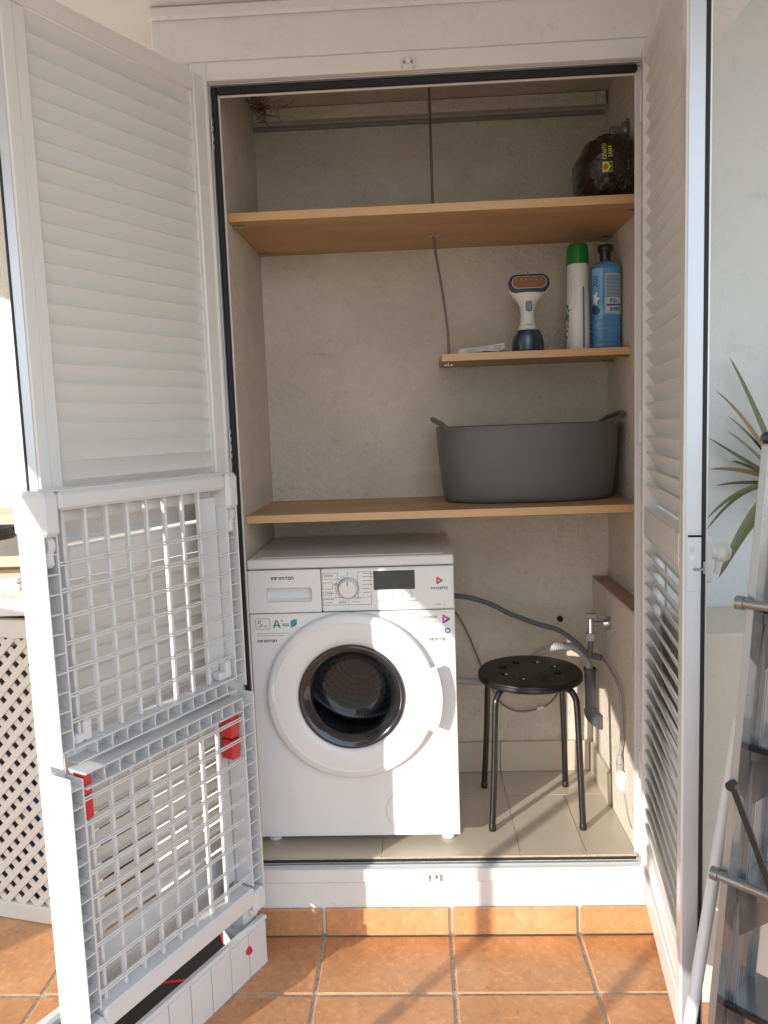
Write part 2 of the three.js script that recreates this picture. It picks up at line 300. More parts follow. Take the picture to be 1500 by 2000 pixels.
// ---------------------------------------------------------------- aluminium frame of the opening
{
  const t = thing('door_frame', 'white aluminium frame around the closet opening with a black rubber seal', 'door frame');
  const ring = (o, i, z0, z1, mat, name, b = 0.0015, sides = 'ltrb') => {       // o, i: [left, right, bottom, top] outside and inside
    if (sides.includes('l')) part(name, bx(o[0], i[0], o[2], o[3], z0, z1, b), mat, t);
    if (sides.includes('r')) part(name, bx(i[1], o[1], o[2], o[3], z0, z1, b), mat, t);
    if (sides.includes('t')) part(name, bx(i[0], i[1], i[3], o[3], z0, z1, b), mat, t);
    if (sides.includes('b')) part(name, bx(i[0], i[1], o[2], i[2], z0, z1, b), mat, t);
  };
  ring([-0.0615, 1.1415, 0.1615, 2.3955], [-0.019, 1.099, 0.2, 2.35], -0.0295, 0.03, M.frame, 'frame_member', 0.0025);
  ring([-0.0185, 1.0985, 0.2005, 2.3495], [-0.0155, 1.0945, 0.2045, 2.3465], -0.0295, 0.012, M.alu, 'rebate', 0.0008);
  ring([-0.015, 1.0945, 0.205, 2.346], [-0.0005, 1.0795, 0.2155, 2.3285], -0.012, 0.002, M.rubber, 'seal', 0.003, 'ltb');
  ring([-0.015, 1.0945, 0.205, 2.346], [0.003, 1.077, 0.2195, 2.3255], -0.019, -0.0125, M.frame, 'stop', 0.0008);
  for (const y of [2.235, 1.43]) {
    const h = part('hinge_plate', bx(-0.0155, -0.0135, y - 0.045, y + 0.03, 0.003, 0.02, 0.0006), M.frame, t);
    for (const d of [-0.03, -0.005, 0.015]) part('screw_hole', cyl([-0.0136, y + d, 0.011], [-0.0128, y + d, 0.011], 0.004), M.hole, h);
  }
  for (const [x, y, s] of [[0.498, 2.366, 1], [0.501, 0.177, -1]]) {
    const k = part('latch_keeper', [bx(x - 0.017, x + 0.017, y - 0.014, y + 0.012, 0.0302, 0.033, 0.001), bx(x - 0.006, x + 0.006, y - 0.004, y + 0.012, 0.033, 0.042, 0.002), bx(x - 0.017, x - 0.013, y - 0.012, y + 0.01, 0.033, 0.04, 0.001), bx(x + 0.013, x + 0.017, y - 0.014, y + 0.01, 0.033, 0.042, 0.001)], M.frame, t);
    for (const d of [-0.0095, 0.0095]) part('screw', cyl([x + d, y + 0.001, 0.0331], [x + d, y + 0.001, 0.0345], 0.0035), M.dull, k);
  }
}

// ---------------------------------------------------------------- the two louvred doors
function shutterDoor(side, label, pos, turn) {
  const sx = side, t = thing('louvred_door', label, 'shutter door', pos, turn, 'louvred doors of the closet'), L = 0.57, T = -0.045;
  const D = (s0, s1, y0, y1, n0, n1, b = 0.002) => bx(sx * s0, sx * s1, y0, y1, n0, n1, b);
  part('stile', [D(0, 0.04, 0.158, 2.36, T, 0, 0.003), D(0.0402, 0.048, 0.235, 2.316, T + 0.004, -0.006, 0.001)], M.frame, t);
  part('stile', [D(0.54, L, 0.158, 2.36, T, 0, 0.003), D(0.512, 0.5398, 0.235, 2.316, T + 0.004, -0.003, 0.002)], M.frame, t);
  part('rail', D(0.0402, 0.5398, 2.3165, 2.36, T, -0.0003, 0.003), M.frame, t);
  part('rail', [D(0.0485, 0.5115, 1.15, 1.222, T + 0.002, -0.002, 0.003)], M.frame, t);
  part('rail', [D(0.0402, 0.5398, 0.158, 0.234, T, -0.0003, 0.003), D(0.0485, 0.5115, 0.2345, 0.296, T + 0.008, -0.008, 0.003)], M.frame, t);
  part('edge_cover', bx(sx * L, sx * (L + 0.002), 0.16, 2.358, T + 0.012, -0.004, 0.0006), M.alu, t);
  part('edge_seal', bx(sx * L, sx * (L + 0.0035), 0.16, 2.358, T + 0.004, T + 0.0115, 0.0012), M.rubber, t);
  // louvres: inner edge high, outer edge low
  const prof = new THREE.Shape([[-0.004, 0.0], [-0.0062, 0.0018], [-0.0085, 0.0008], [-0.022, -0.0215], [-0.0365, -0.0445], [-0.0415, -0.0495], [-0.0435, -0.0535], [-0.0425, -0.0562], [-0.0402, -0.0568], [-0.0345, -0.0545], [-0.0325, -0.051], [-0.0335, -0.0482], [-0.0345, -0.0455], [-0.019, -0.0212], [-0.006, -0.0005]].map((p) => new THREE.Vector2(...p)));
  const slat = toCreasedNormals(extrude(prof, 0.463, 0), 0.5); slat.rotateY(-Math.PI / 2);   // profile x -> n, length along x
  slat.computeBoundingBox(); slat.translate(-(slat.boundingBox.min.x + slat.boundingBox.max.x) / 2, 0, 0);
  for (const [top, n] of [[2.313, 26], [1.147, 20]]) for (let k = 0; k < n; k++) {
    const m = part('slat', slat, M.slat, t); m.position.set(sx * 0.28, top - k * (n > 22 ? 0.0412 : 0.0416), (rnd() - 0.5) * 0.0012); m.rotation.x = (rnd() - 0.5) * 0.012;
  }
  for (const y of [2.235, 1.43, 0.5]) part('hinge', cyl([sx * -0.004, y - 0.04, -0.002], [sx * -0.004, y + 0.04, -0.002], 0.005), M.frame, t);
  return t;
}
const doorL = shutterDoor(-1, 'white louvred shutter door on the left, folded open behind the drying rack', [-0.025, 0, 0.03], 62 * Math.PI / 180);
const doorR = shutterDoor(1, 'white louvred shutter door on the right, open beside the ladder, with a round lock knob', [1.08, 0, 0.03], -98 * Math.PI / 180);
{
  const t = doorR, e = 0.572;
  const lock = part('lock_plate', bx(e, e + 0.0015, 1.115, 1.232, -0.033, -0.006, 0.0005), M.alu, t);
  part('bolt_slot', bx(e + 0.001, e + 0.0035, 1.222, 1.226, -0.036, -0.008, 0.0005), M.hole, lock);
  part('screw', cyl([e + 0.001, 1.198, -0.016], [e + 0.004, 1.198, -0.016], 0.0045), M.steel, lock);
  part('screw', cyl([e + 0.001, 1.182, -0.016], [e + 0.0035, 1.182, -0.016], 0.0052), M.white, lock);
  part('hook', [bx(e + 0.001, e + 0.008, 1.157, 1.161, -0.038, -0.018, 0.001), bx(e + 0.001, e + 0.006, 1.15, 1.175, -0.04, -0.036, 0.001)], M.dull, lock);
  const rose = part('rose_plate', extrude(roundRect(-0.016, 0.016, 1.125, 1.222, 0.012), 0.01, 0.003, 2), M.white, t); rose.rotation.y = Math.PI; rose.position.set(0.535, 0, -0.0455);
  part('knob', [move(new THREE.SphereGeometry(0.02, 24, 16).scale(1, 1, 0.85), 0.535, 1.186, -0.08), cyl([0.535, 1.186, -0.055], [0.535, 1.186, -0.075], 0.014)], M.white, t);
  part('key_lever', [beam([0.535, 1.186, -0.075], [0.535, 1.142, -0.068], 0.014, 0.008, [1, 0, 0], 0.003)], M.white, t);
}

// ---------------------------------------------------------------- shelves and their hanging rod
function shelf(label, x0, x1, y0, y1, z0, z1, pins) {
  const t = thing('wooden_shelf', label, 'shelf', [x0, y0, z0], 0, 'wooden shelves in the closet');
  part('board', bx(0, x1 - x0, 0, y1 - y0, 0, z1 - z0 - 0.0012, 0.0006), M.wood, t); part('edge_band', bx(0, x1 - x0, 0.0002, y1 - y0 - 0.0002, z1 - z0 - 0.0011, z1 - z0, 0.0004), M.woodEdge, t);
  for (const [x, z] of pins) part('shelf_pin', cyl([x - x0, -0.005, z - z0], [x - x0 + (x < 0.5 ? 0.035 : -0.035), -0.005, z - z0], 0.0035), M.dull, t);
  return t;
}
shelf('long beech board high up, topmost of the three shelves', -0.011, 1.136, 2.033, 2.0565, -0.5495, -0.1, [[-0.011, -0.14], [-0.011, -0.5], [1.136, -0.16], [1.136, -0.48]]);
shelf('short beech board holding the steamer and two bottles', 0.574, 1.136, 1.643, 1.665, -0.5495, -0.27, [[1.136, -0.3], [1.136, -0.46]]);
shelf('long beech board carrying the grey basket above the washing machine', -0.011, 1.136, 1.187, 1.2095, -0.5495, -0.115, [[-0.011, -0.16], [1.136, -0.4]]);
{
  const t = thing('hanging_rod', 'thin grey metal rod hanging from the closet ceiling down to the short shelf', 'rod', [0.561, 1.643, -0.34]);
  part('upper_rod', cyl([0.001, 0.414, 0], [-0.001, 0.877, 0], 0.0042), M.rod, t);
  part('lower_rod', tube([[0.001, 0.389, 0], [0.006, 0.33, 0], [0.024, 0.21, 0], [0.036, 0.1, 0], [0.039, 0.0225, 0]], 0.0042, 30), M.rod, t);
  for (const [x, y] of [[0.001, 0.388], [0.036, -0.0015]]) part('wing_nut', [cyl([x, y - 0.007, 0], [x, y, 0], 0.006), cyl([x, y - 0.001, 0], [x, y + 0.001, 0], 0.011), bx(x - 0.013, x + 0.013, y - 0.008, y - 0.003, -0.0015, 0.0015, 0.0006)], M.steel, t);
}

// ---------------------------------------------------------------- washing machine
{
  const t = thing('washing_machine', 'white front loading washing machine with a black round porthole', 'washing machine', [-0.0095, 0.22, -0.073]);
  const Y = 0.026, W = 0.595, D = 0.446, cx = 0.29, cy = Y + 0.435;
  const front = roundRect(0.001, W - 0.001, Y, Y + 0.681, 0.004); front.holes.push(new THREE.Path().absarc(cx, cy, 0.178, 0, Math.PI * 2, true));
  part('front_panel', move(extrude(front, 0.016, 0.002, 1, 48), 0, 0, -0.018), M.enamel, t);
  part('cabinet', [bx(0.001, 0.014, Y, Y + 0.81, -D, -0.0205, 0.002), bx(W - 0.014, W - 0.001, Y, Y + 0.81, -D, -0.0205, 0.002), bx(0.015, W - 0.015, Y, Y + 0.81, -D, -D + 0.012, 0.002), bx(0.015, W - 0.015, Y, Y + 0.012, -D + 0.0125, -0.0205, 0.002)], M.enamel, t);
  part('worktop', bx(0, W, Y + 0.8115, Y + 0.84, -D, -0.003, 0.004), M.enamelTop, t);
  part('worktop', bx(0.03, W - 0.03, Y + 0.8395, Y + 0.842, -D + 0.03, -0.03, 0.001), M.enamelTop, t);
  for (const x of [0.035, W - 0.035]) for (const z of [-0.04, -D + 0.04]) part('foot', lathe([[0, 0], [0.02, 0], [0.02, 0.01], [0.009, 0.013], [0.009, 0.026]], 20).translate(x, 0, z), M.white, t);
  // control panel with its drawer; both faces carry their print
  const px = 3400, cw = 2048, pr = canvas(cw, 440, (c) => {
    const X = (v) => v * px, Yp = (v) => (0.808 - v) * px, ink = '#4a4a50', txt = (s, x, y, size, col = ink, al = 'left', wt = '') => { c.fillStyle = col; c.font = wt + ' ' + size + 'px sans-serif'; c.textAlign = al; c.fillText(s, X(x), Yp(y)); };
    c.fillStyle = '#ebebea'; c.fillRect(0, 0, cw, 440);
    c.strokeStyle = ink; c.lineWidth = 3;
    const rr = (x0, x1, y0, y1) => { c.strokeRect(X(x0), Yp(y1), X(x1 - x0), X(y1 - y0)); };
    rr(0.219, 0.262, 0.779, 0.797); rr(0.219, 0.246, 0.75, 0.769); rr(0.219, 0.243, 0.733, 0.742); rr(0.219, 0.357, 0.703, 0.724); rr(0.319, 0.357, 0.724, 0.798);
    const words = (x, y, n, size) => { for (let k = 0; k < n; k++) { c.fillStyle = '#5c5c62'; let q = X(x); const e = q + 60 + rnd() * 50; while (q < e) { const w = 4 + rnd() * 9; c.fillRect(q, Yp(y) + k * (size + 5), w, size); q += w + 3; } } };
    words(0.223, 0.792, 2, 6); words(0.249, 0.766, 2, 6); words(0.226, 0.739, 1, 6); words(0.223, 0.721, 1, 7); words(0.226, 0.711, 1, 6); words(0.262, 0.713, 2, 6); words(0.335, 0.794, 1, 6);
    for (let k = 0; k < 5; k++) words(0.333, 0.785 - k * 0.0115, 1, 6); words(0.31, 0.722, 1, 5); words(0.3, 0.712, 1, 5);
    c.beginPath(); for (let k = 0; k < 16; k++) { const a = k / 16 * Math.PI * 2; c.moveTo(X(0.291 + 0.036 * Math.cos(a)), Yp(0.752 + 0.036 * Math.sin(a))); c.lineTo(X(0.291 + 0.04 * Math.cos(a)), Yp(0.752 + 0.04 * Math.sin(a))); } c.stroke();
    c.lineWidth = 2.5; c.beginPath(); c.arc(X(0.291), Yp(0.752), X(0.0365), 2.3, 4.6); c.stroke();
    c.beginPath(); c.moveTo(X(0.291), Yp(0.8)); c.lineTo(X(0.291), Yp(0.79)); c.moveTo(X(0.291), Yp(0.713)); c.lineTo(X(0.291), Yp(0.703)); c.stroke();
    for (let k = 0; k < 4; k++) { words(0.374 + k * 0.028, 0.712, 1, 7); words(0.377 + k * 0.028, 0.705, 1, 5); }
    play(c, X(0.552), Yp(0.767), 44, ['#d3263a', '#e0503c', '#2f8f6b']);
    txt('easyplay', 0.552, 0.742, 40, '#33333a', 'center', 'bold'); 
    for (const [x, w] of [[0.541, 8], [0.547, 7], [0.551, 7], [0.555, 5], [0.5645, 7]]) { c.fillStyle = '#3c3c42'; c.fillRect(X(x), Yp(0.699), w, 8); }
  });
  function play(c, x, y, s, cols) {                             // rounded triangle emblem pointing right
    c.lineJoin = 'round'; c.lineWidth = s * 0.42; const a = [-0.42 * s, -0.62 * s], b = [0.62 * s, 0], d = [-0.42 * s, 0.62 * s];
    for (const [p, q, col] of [[a, b, cols[0]], [b, d, cols[2]], [d, a, cols[1]]]) { c.strokeStyle = col; c.lineCap = 'round'; c.beginPath(); c.moveTo(x + p[0], y + p[1]); c.lineTo(x + q[0], y + q[1]); c.stroke(); }
    c.strokeStyle = cols[0]; c.beginPath(); c.moveTo(x + a[0], y + a[1]); c.lineTo(x + d[0], y + d[1]); c.stroke(); c.lineCap = 'butt';
  }
  const printed = (tx, x0, x1, y0, y1, z, parent, name, mat = {}) => { const g = new THREE.PlaneGeometry(x1 - x0, y1 - y0); g.translate((x0 + x1) / 2, (y0 + y1) / 2, z); return part(name, g, phys([1, 1, 1], 0.3, { map: tx, clearcoat: 0.5, clearcoatRoughness: 0.15, ...mat }), parent); };
  const panel = part('control_panel', bx(0.2145, W - 0.001, Y + 0.684, Y + 0.809, -0.018, 0.001, 0.003), M.enamel, t);
  const crop = (x0, x1, y0, y1) => { const tx = pr.clone(); tx.repeat.set((x1 - x0) * px / cw, (y1 - y0) * px / 440); tx.offset.set(x0 * px / cw, 1 - (0.808 - y0) * px / 440); tx.needsUpdate = true; return tx; };
  printed(crop(0.2185, W - 0.005, 0.688, 0.805), 0.2185, W - 0.005, Y + 0.688, Y + 0.805, 0.0016, panel, 'panel_print');
  part('knob', move(latheZ([[0, 0.024], [0.022, 0.024], [0.0255, 0.021], [0.0275, 0.004], [0.031, 0.002], [0.031, 0]], 48), 0.291, Y + 0.752, 0.0012), M.enamel, panel);
  part('knob_ring', move(latheZ([[0.0278, 0.0045], [0.03, 0.0045], [0.0312, 0.002], [0.0312, 0.0008]], 48), 0.291, Y + 0.752, 0.0016), M.steel, panel);
  part('knob_mark', bx(0.2898, 0.2922, Y + 0.763, Y + 0.775, 0.0252, 0.0258, 0.0002), std([0.45, 0.12, 0.04], 0.5), panel);
  const disp = canvas(512, 236, (c) => { c.fillStyle = '#0c0f16'; c.fillRect(0, 0, 512, 236); c.fillStyle = '#8fa2b8'; c.font = '16px sans-serif'; for (const [x, y, s] of [[60, 48, '▬'], [310, 110, '◦'], [430, 105, '⌂'], [80, 210, '–']]) c.fillText(s, x, y); });
  part('display', bx(0.3645, 0.4825, Y + 0.7445, Y + 0.7995, 0.0012, 0.0034, 0.001), M.blackGloss, panel);
  printed(disp, 0.367, 0.48, Y + 0.747, Y + 0.797, 0.0038, panel, 'display_print', { roughness: 0.08, clearcoat: 1 });
  for (const x of [0.382, 0.41, 0.439, 0.466]) part('button', [move(latheZ([[0, 0.0036], [0.0072, 0.0036], [0.0085, 0.0025], [0.0088, 0.0005]], 28), x, Y + 0.7285, 0.0012), move(latheZ([[0.0092, 0.0016], [0.0102, 0.0012], [0.0103, 0.0005]], 28), x, Y + 0.7285, 0.0012)], M.plastic, panel);
  // drawer front with a scooped grip
  const ds = roundRect(0.001, 0.2125, Y + 0.684, Y + 0.809, 0.003); ds.holes.push(roundRect(0.053, 0.185, Y + 0.716, Y + 0.757, 0.008, THREE.Path));
  const drawer = part('detergent_drawer', move(extrude(ds, 0.017, 0.0015, 1, 10), 0, 0, -0.0165), M.enamel, t);
  const scoop = new THREE.Shape([[-0.001, 0.7145], [-0.004, 0.715], [-0.014, 0.724], [-0.022, 0.74], [-0.024, 0.758], [-0.03, 0.76], [-0.03, 0.71], [-0.001, 0.71]].map(([z, y]) => new THREE.Vector2(z, Y + y)));
  const sg = extrude(scoop, 0.136, 0); sg.rotateY(-Math.PI / 2); sg.computeBoundingBox(); sg.translate(0.051 - sg.boundingBox.min.x, 0, 0);
  part('grip', uvm(sg), M.enamel, drawer);
  const logo = canvas(512, 96, (c) => { c.fillStyle = '#ebebea'; c.fillRect(0, 0, 512, 96); wordmark(c, 10, 14, 488, 62, '#26262b'); });
  function wordmark(c, x, y, w, h, col) {                        // INFINITON in square strokes
    c.strokeStyle = col; c.lineWidth = h * 0.26; c.lineJoin = 'miter'; const n = 9, u = w / n; let p = x;
    const line = (...q) => { c.beginPath(); q.forEach(([a, b], i) => c[i ? 'lineTo' : 'moveTo'](p + a * u, y + b * h)); c.stroke(); };
    for (const ch of 'INFINITON') {
      if (ch === 'I') { line([0.3, 0], [0.3, 1]); p += u * 0.6; continue; }
      if (ch === 'N') line([0.15, 1], [0.15, 0.1], [0.85, 0.1], [0.85, 1]);
      if (ch === 'F') { line([0.15, 1], [0.15, 0.1], [0.9, 0.1]); line([0.15, 0.5], [0.75, 0.5]); }
      if (ch === 'T') { line([0.0, 0.1], [1, 0.1]); line([0.5, 0.1], [0.5, 1]); }
      if (ch === 'O') line([0.15, 0.1], [0.85, 0.1], [0.85, 0.9], [0.15, 0.9], [0.15, 0]);
      p += u * 1.14;
    }
  }
  printed(logo, 0.067, 0.141, Y + 0.778, Y + 0.7915, 0.0021, drawer, 'maker_mark');
  part('display_trim', bx(0.2128, 0.2142, Y + 0.69, Y + 0.806, -0.01, -0.002, 0.0003), M.gasket, t);
  // stickers under the panel
  const left = canvas(1024, 720, (c) => {
    c.fillStyle = '#ebebe9'; c.fillRect(0, 0, 1024, 720); c.strokeStyle = '#5a4a55'; c.lineWidth = 9; c.beginPath(); c.roundRect(50, 50, 290, 250, 40); c.stroke();
    c.fillStyle = '#55464f'; c.font = '210px sans-serif'; c.fillText('5', 75, 250); c.font = '80px sans-serif'; c.fillStyle = '#8d7f86'; c.fillText('kg', 205, 250);
    c.fillStyle = '#1d7d78'; c.font = 'bold 250px sans-serif'; c.fillText('A', 400, 275); c.fillStyle = '#3f4a4c'; c.font = 'bold 100px sans-serif'; c.fillText('+', 570, 150);
    c.fillStyle = '#455054'; for (const y of [180, 220]) { c.fillRect(590, y, 150, 20); c.clearRect(655, y, 8, 20); }
    c.fillStyle = '#2a87a5'; c.beginPath(); c.moveTo(770, 250); c.lineTo(770, 130); c.quadraticCurveTo(800, 90, 900, 70); c.lineTo(905, 190); c.quadraticCurveTo(860, 270, 770, 270); c.fill(); c.strokeStyle = '#7fbccb'; c.lineWidth = 8; c.beginPath(); c.moveTo(775, 255); c.lineTo(880, 110); c.stroke();
    c.fillStyle = '#8b8683'; for (const [y, w] of [[400, 700], [455, 560]]) for (let x = 65; x < w;) { const q = 12 + rnd() * 40; c.fillRect(x, y, q, 12); x += q + 10; }
    wordmark(c, 60, 560, 430, 60, '#33333a');
  });
  printed(left, 0.011, 0.155, Y + 0.585, Y + 0.674, 0.0004, t, 'sticker', { roughness: 0.4 });
  const right = canvas(900, 720, (c) => {
    c.fillStyle = '#ebebe9'; c.fillRect(0, 0, 900, 720); play(c, 745, 170, 120, ['#c65aa6', '#b7609f', '#5a55a5']);
    c.fillStyle = '#3a3a40'; c.font = 'bold 84px sans-serif'; c.textAlign = 'right'; c.fillText('easyplay', 560, 140); c.fillStyle = '#9a8f92';
    for (const [y, x0] of [[215, 90], [270, 60], [325, 120], [440, 330]]) for (let x = x0; x < 560;) { const q = 14 + rnd() * 46; c.fillRect(x, y, q, 13); x += q + 10; }
    c.fillStyle = '#4d6fb0'; c.beginPath(); c.arc(780, 430, 66, 0, 7); c.fill(); c.fillStyle = '#cfd8ea'; c.fillRect(745, 405, 70, 14); c.fillRect(745, 440, 70, 14); c.beginPath(); c.arc(780, 430, 34, 0, 7); c.fill();
    wordmark(c, 370, 590, 400, 66, '#6b6a5a');
  });
  printed(right, 0.47, 0.588, Y + 0.582, Y + 0.676, 0.0004, t, 'sticker', { roughness: 0.4 });
  // porthole door
  const door = new THREE.Group(); door.name = 'porthole_door'; door.position.set(cx, cy, 0); t.add(door);
  part('door_ring', latheZ([[0.246, 0.001], [0.2468, 0.01], [0.2455, 0.0175], [0.242, 0.0222], [0.236, 0.0245], [0.224, 0.0275], [0.2215, 0.0278], [0.2195, 0.0268], [0.2175, 0.0266], [0.2, 0.0262], [0.175, 0.0245], [0.158, 0.021], [0.1505, 0.008]], 128), M.enamel, door);
  part('bezel', latheZ([[0.1545, 0.012], [0.1545, 0.0215], [0.152, 0.0255], [0.147, 0.0265], [0.139, 0.024], [0.13, 0.016], [0.122, 0.008], [0.1165, 0.002], [0.114, -0.006]], 128), M.blackGloss, door);
  part('door_glass', latheZ([[0.1135, -0.001], [0.1125, -0.008], [0.108, -0.03], [0.1, -0.055], [0.092, -0.068], [0.07, -0.074], [0.03, -0.076], [0.0001, -0.076]], 96), M.glass, door);
  part('bellows', latheZ([[0.176, -0.004], [0.165, -0.02], [0.15, -0.016], [0.142, -0.03], [0.15, -0.05], [0.146, -0.075], [0.16, -0.09]], 96), M.gasket, t).position.set(cx, cy, 0);
  const holes = tex(256, (i, x, y) => { const a = (x % 32) - 16, b = (y % 32) - 16, h = a * a + b * b < 40; return h ? [0.05, 0.05, 0.05] : [0.62, 0.62, 0.63]; }, true, 14, 6);
  const drum = part('drum', latheZ([[0.16, -0.085], [0.19, -0.09], [0.222, -0.1], [0.224, -0.34], [0.2, -0.36], [0.05, -0.37], [0.0001, -0.37]], 72), std([1, 1, 1], 0.35, { metalness: 0.9, map: holes, side: THREE.DoubleSide }), t); drum.position.set(cx, cy, 0);
  const arc = new THREE.Shape(); const a0 = -23 * Math.PI / 180, a1 = 20 * Math.PI / 180; arc.absarc(0, 0, 0.263, a0, a1, false); arc.absarc(0, 0, 0.205, a1, a0, true);
  part('door_handle', move(extrude(arc, 0.016, 0.004, 3, 32), 0, 0, 0.027), M.enamel, door);
  part('filter_cover', [move(latheZ([[0, 0.0012], [0.0605, 0.0012], [0.0615, 0.0004]], 64), 0.439, Y + 0.078, 0.0), ], M.enamel, t);
  part('filter_seam', [move(latheZ([[0.0616, 0.0003], [0.0619, 0.0009], [0.0624, 0.0003]], 64), 0.439, Y + 0.078, 0.0)], M.cable, t);
  part('filter_notch', [bx(0.4285, 0.4297, Y + 0.128, Y + 0.14, 0.0012, 0.0017, 0.0002), bx(0.4483, 0.4495, Y + 0.128, Y + 0.14, 0.0012, 0.0017, 0.0002), bx(0.4298, 0.4482, Y + 0.128, Y + 0.1292, 0.0012, 0.0017, 0.0002)], M.cable, t);
}

// ---------------------------------------------------------------- stool
{
  const t = thing('stool', 'black round stool with holes in its seat beside the washing machine', 'stool', [0.825, 0.22, -0.281]);
  const s = new THREE.Shape().absarc(0, 0, 0.161, 0, Math.PI * 2, false);
  for (let k = 0; k < 8; k++) { const a = (k + 0.5) * Math.PI / 4; s.holes.push(new THREE.Path().absarc(0.088 * Math.cos(a), 0.088 * Math.sin(a), 0.0115, 0, Math.PI * 2, true)); }
  const g = extrude(s, 0.008, 0.004, 3, 40); g.rotateX(-Math.PI / 2); g.translate(0, 0.442, 0);
  const rim = lathe([[0.159, 0.443], [0.1625, 0.445], [0.1625, 0.434], [0.156, 0.43], [0.152, 0.434], [0.15, 0.442]], 64);
  part('seat', [g, rim], M.seat, t);
  for (const [x, z] of [[-0.14, 0.14], [0.134, 0.14], [0.134, -0.14], [-0.14, -0.14]]) {
    const sx = Math.sign(x), sz = Math.sign(z);
    const l = part('leg', tube([[sx * 0.03, 0.43, sz * 0.03], [sx * 0.085, 0.43, sz * 0.085], [sx * 0.108, 0.422, sz * 0.108], [sx * 0.12, 0.398, sz * 0.12], [sx * 0.1235, 0.35, sz * 0.1235], [sx * 0.129, 0.2, sz * 0.129], [x, 0.008, z]], 0.0098, 60, 14, 0.3), M.blackSteel, t);
    part('leg_tip', lathe([[0, 0], [0.0095, 0], [0.0112, 0.002], [0.0112, 0.016], [0.0098, 0.02]], 18).translate(x, 0, z), M.black, l);
  }
}

// ---------------------------------------------------------------- grey laundry basket
{
  const t = thing('laundry_basket', 'dark grey oval plastic laundry basket with two looped handles on the middle shelf', 'basket', [0.838, 1.21, -0.375]);
  const e = 2.5, out = [], H = 0.231;
  for (let k = 0; k <= 14; k++) { const u = k / 14; out.push({ y: u * H, rx: 0.262 + 0.022 * u + 0.003 * Math.sin(u * 3), rz: 0.148 + 0.02 * u, e }); }
  const bot = [{ y: 0, rx: 0.2, rz: 0.1, e }, { y: 0.0, rx: 0.25, rz: 0.137, e }, { y: 0.004, rx: 0.258, rz: 0.144, e }, { y: 0.012, rx: 0.2625, rz: 0.1482, e }, ...out.slice(1)];
  const inner = out.slice().reverse().map((r) => ({ ...r, y: Math.max(0.006, r.y - 0.0005), rx: r.rx - 0.005, rz: r.rz - 0.005 }));
  part('body', loft([...bot, { y: H + 0.003, rx: 0.287, rz: 0.171, e }, { y: H + 0.005, rx: 0.285, rz: 0.169, e }, { y: H + 0.003, rx: 0.281, rz: 0.165, e }, ...inner, { y: 0.006, rx: 0.1, rz: 0.05, e }], 96), M.basket, t);
  for (const s of [-1, 1]) {
    const pts = []; for (let k = 0; k <= 12; k++) { const u = k / 12 * 2 - 1, lift = 1 - u * u; const z = u * 0.1, rx = 0.283 * Math.pow(1 - Math.pow(Math.abs(z) / 0.168, e), 1 / e); pts.push([s * (rx - 0.002 + 0.014 * Math.sqrt(lift)), H - 0.006 + 0.036 * Math.sqrt(lift), z]); }
    const h = part('handle', tube(pts, 0.0075, 48, 10), M.basket, t); h.geometry.scale(1, 1, 1);
  }
}

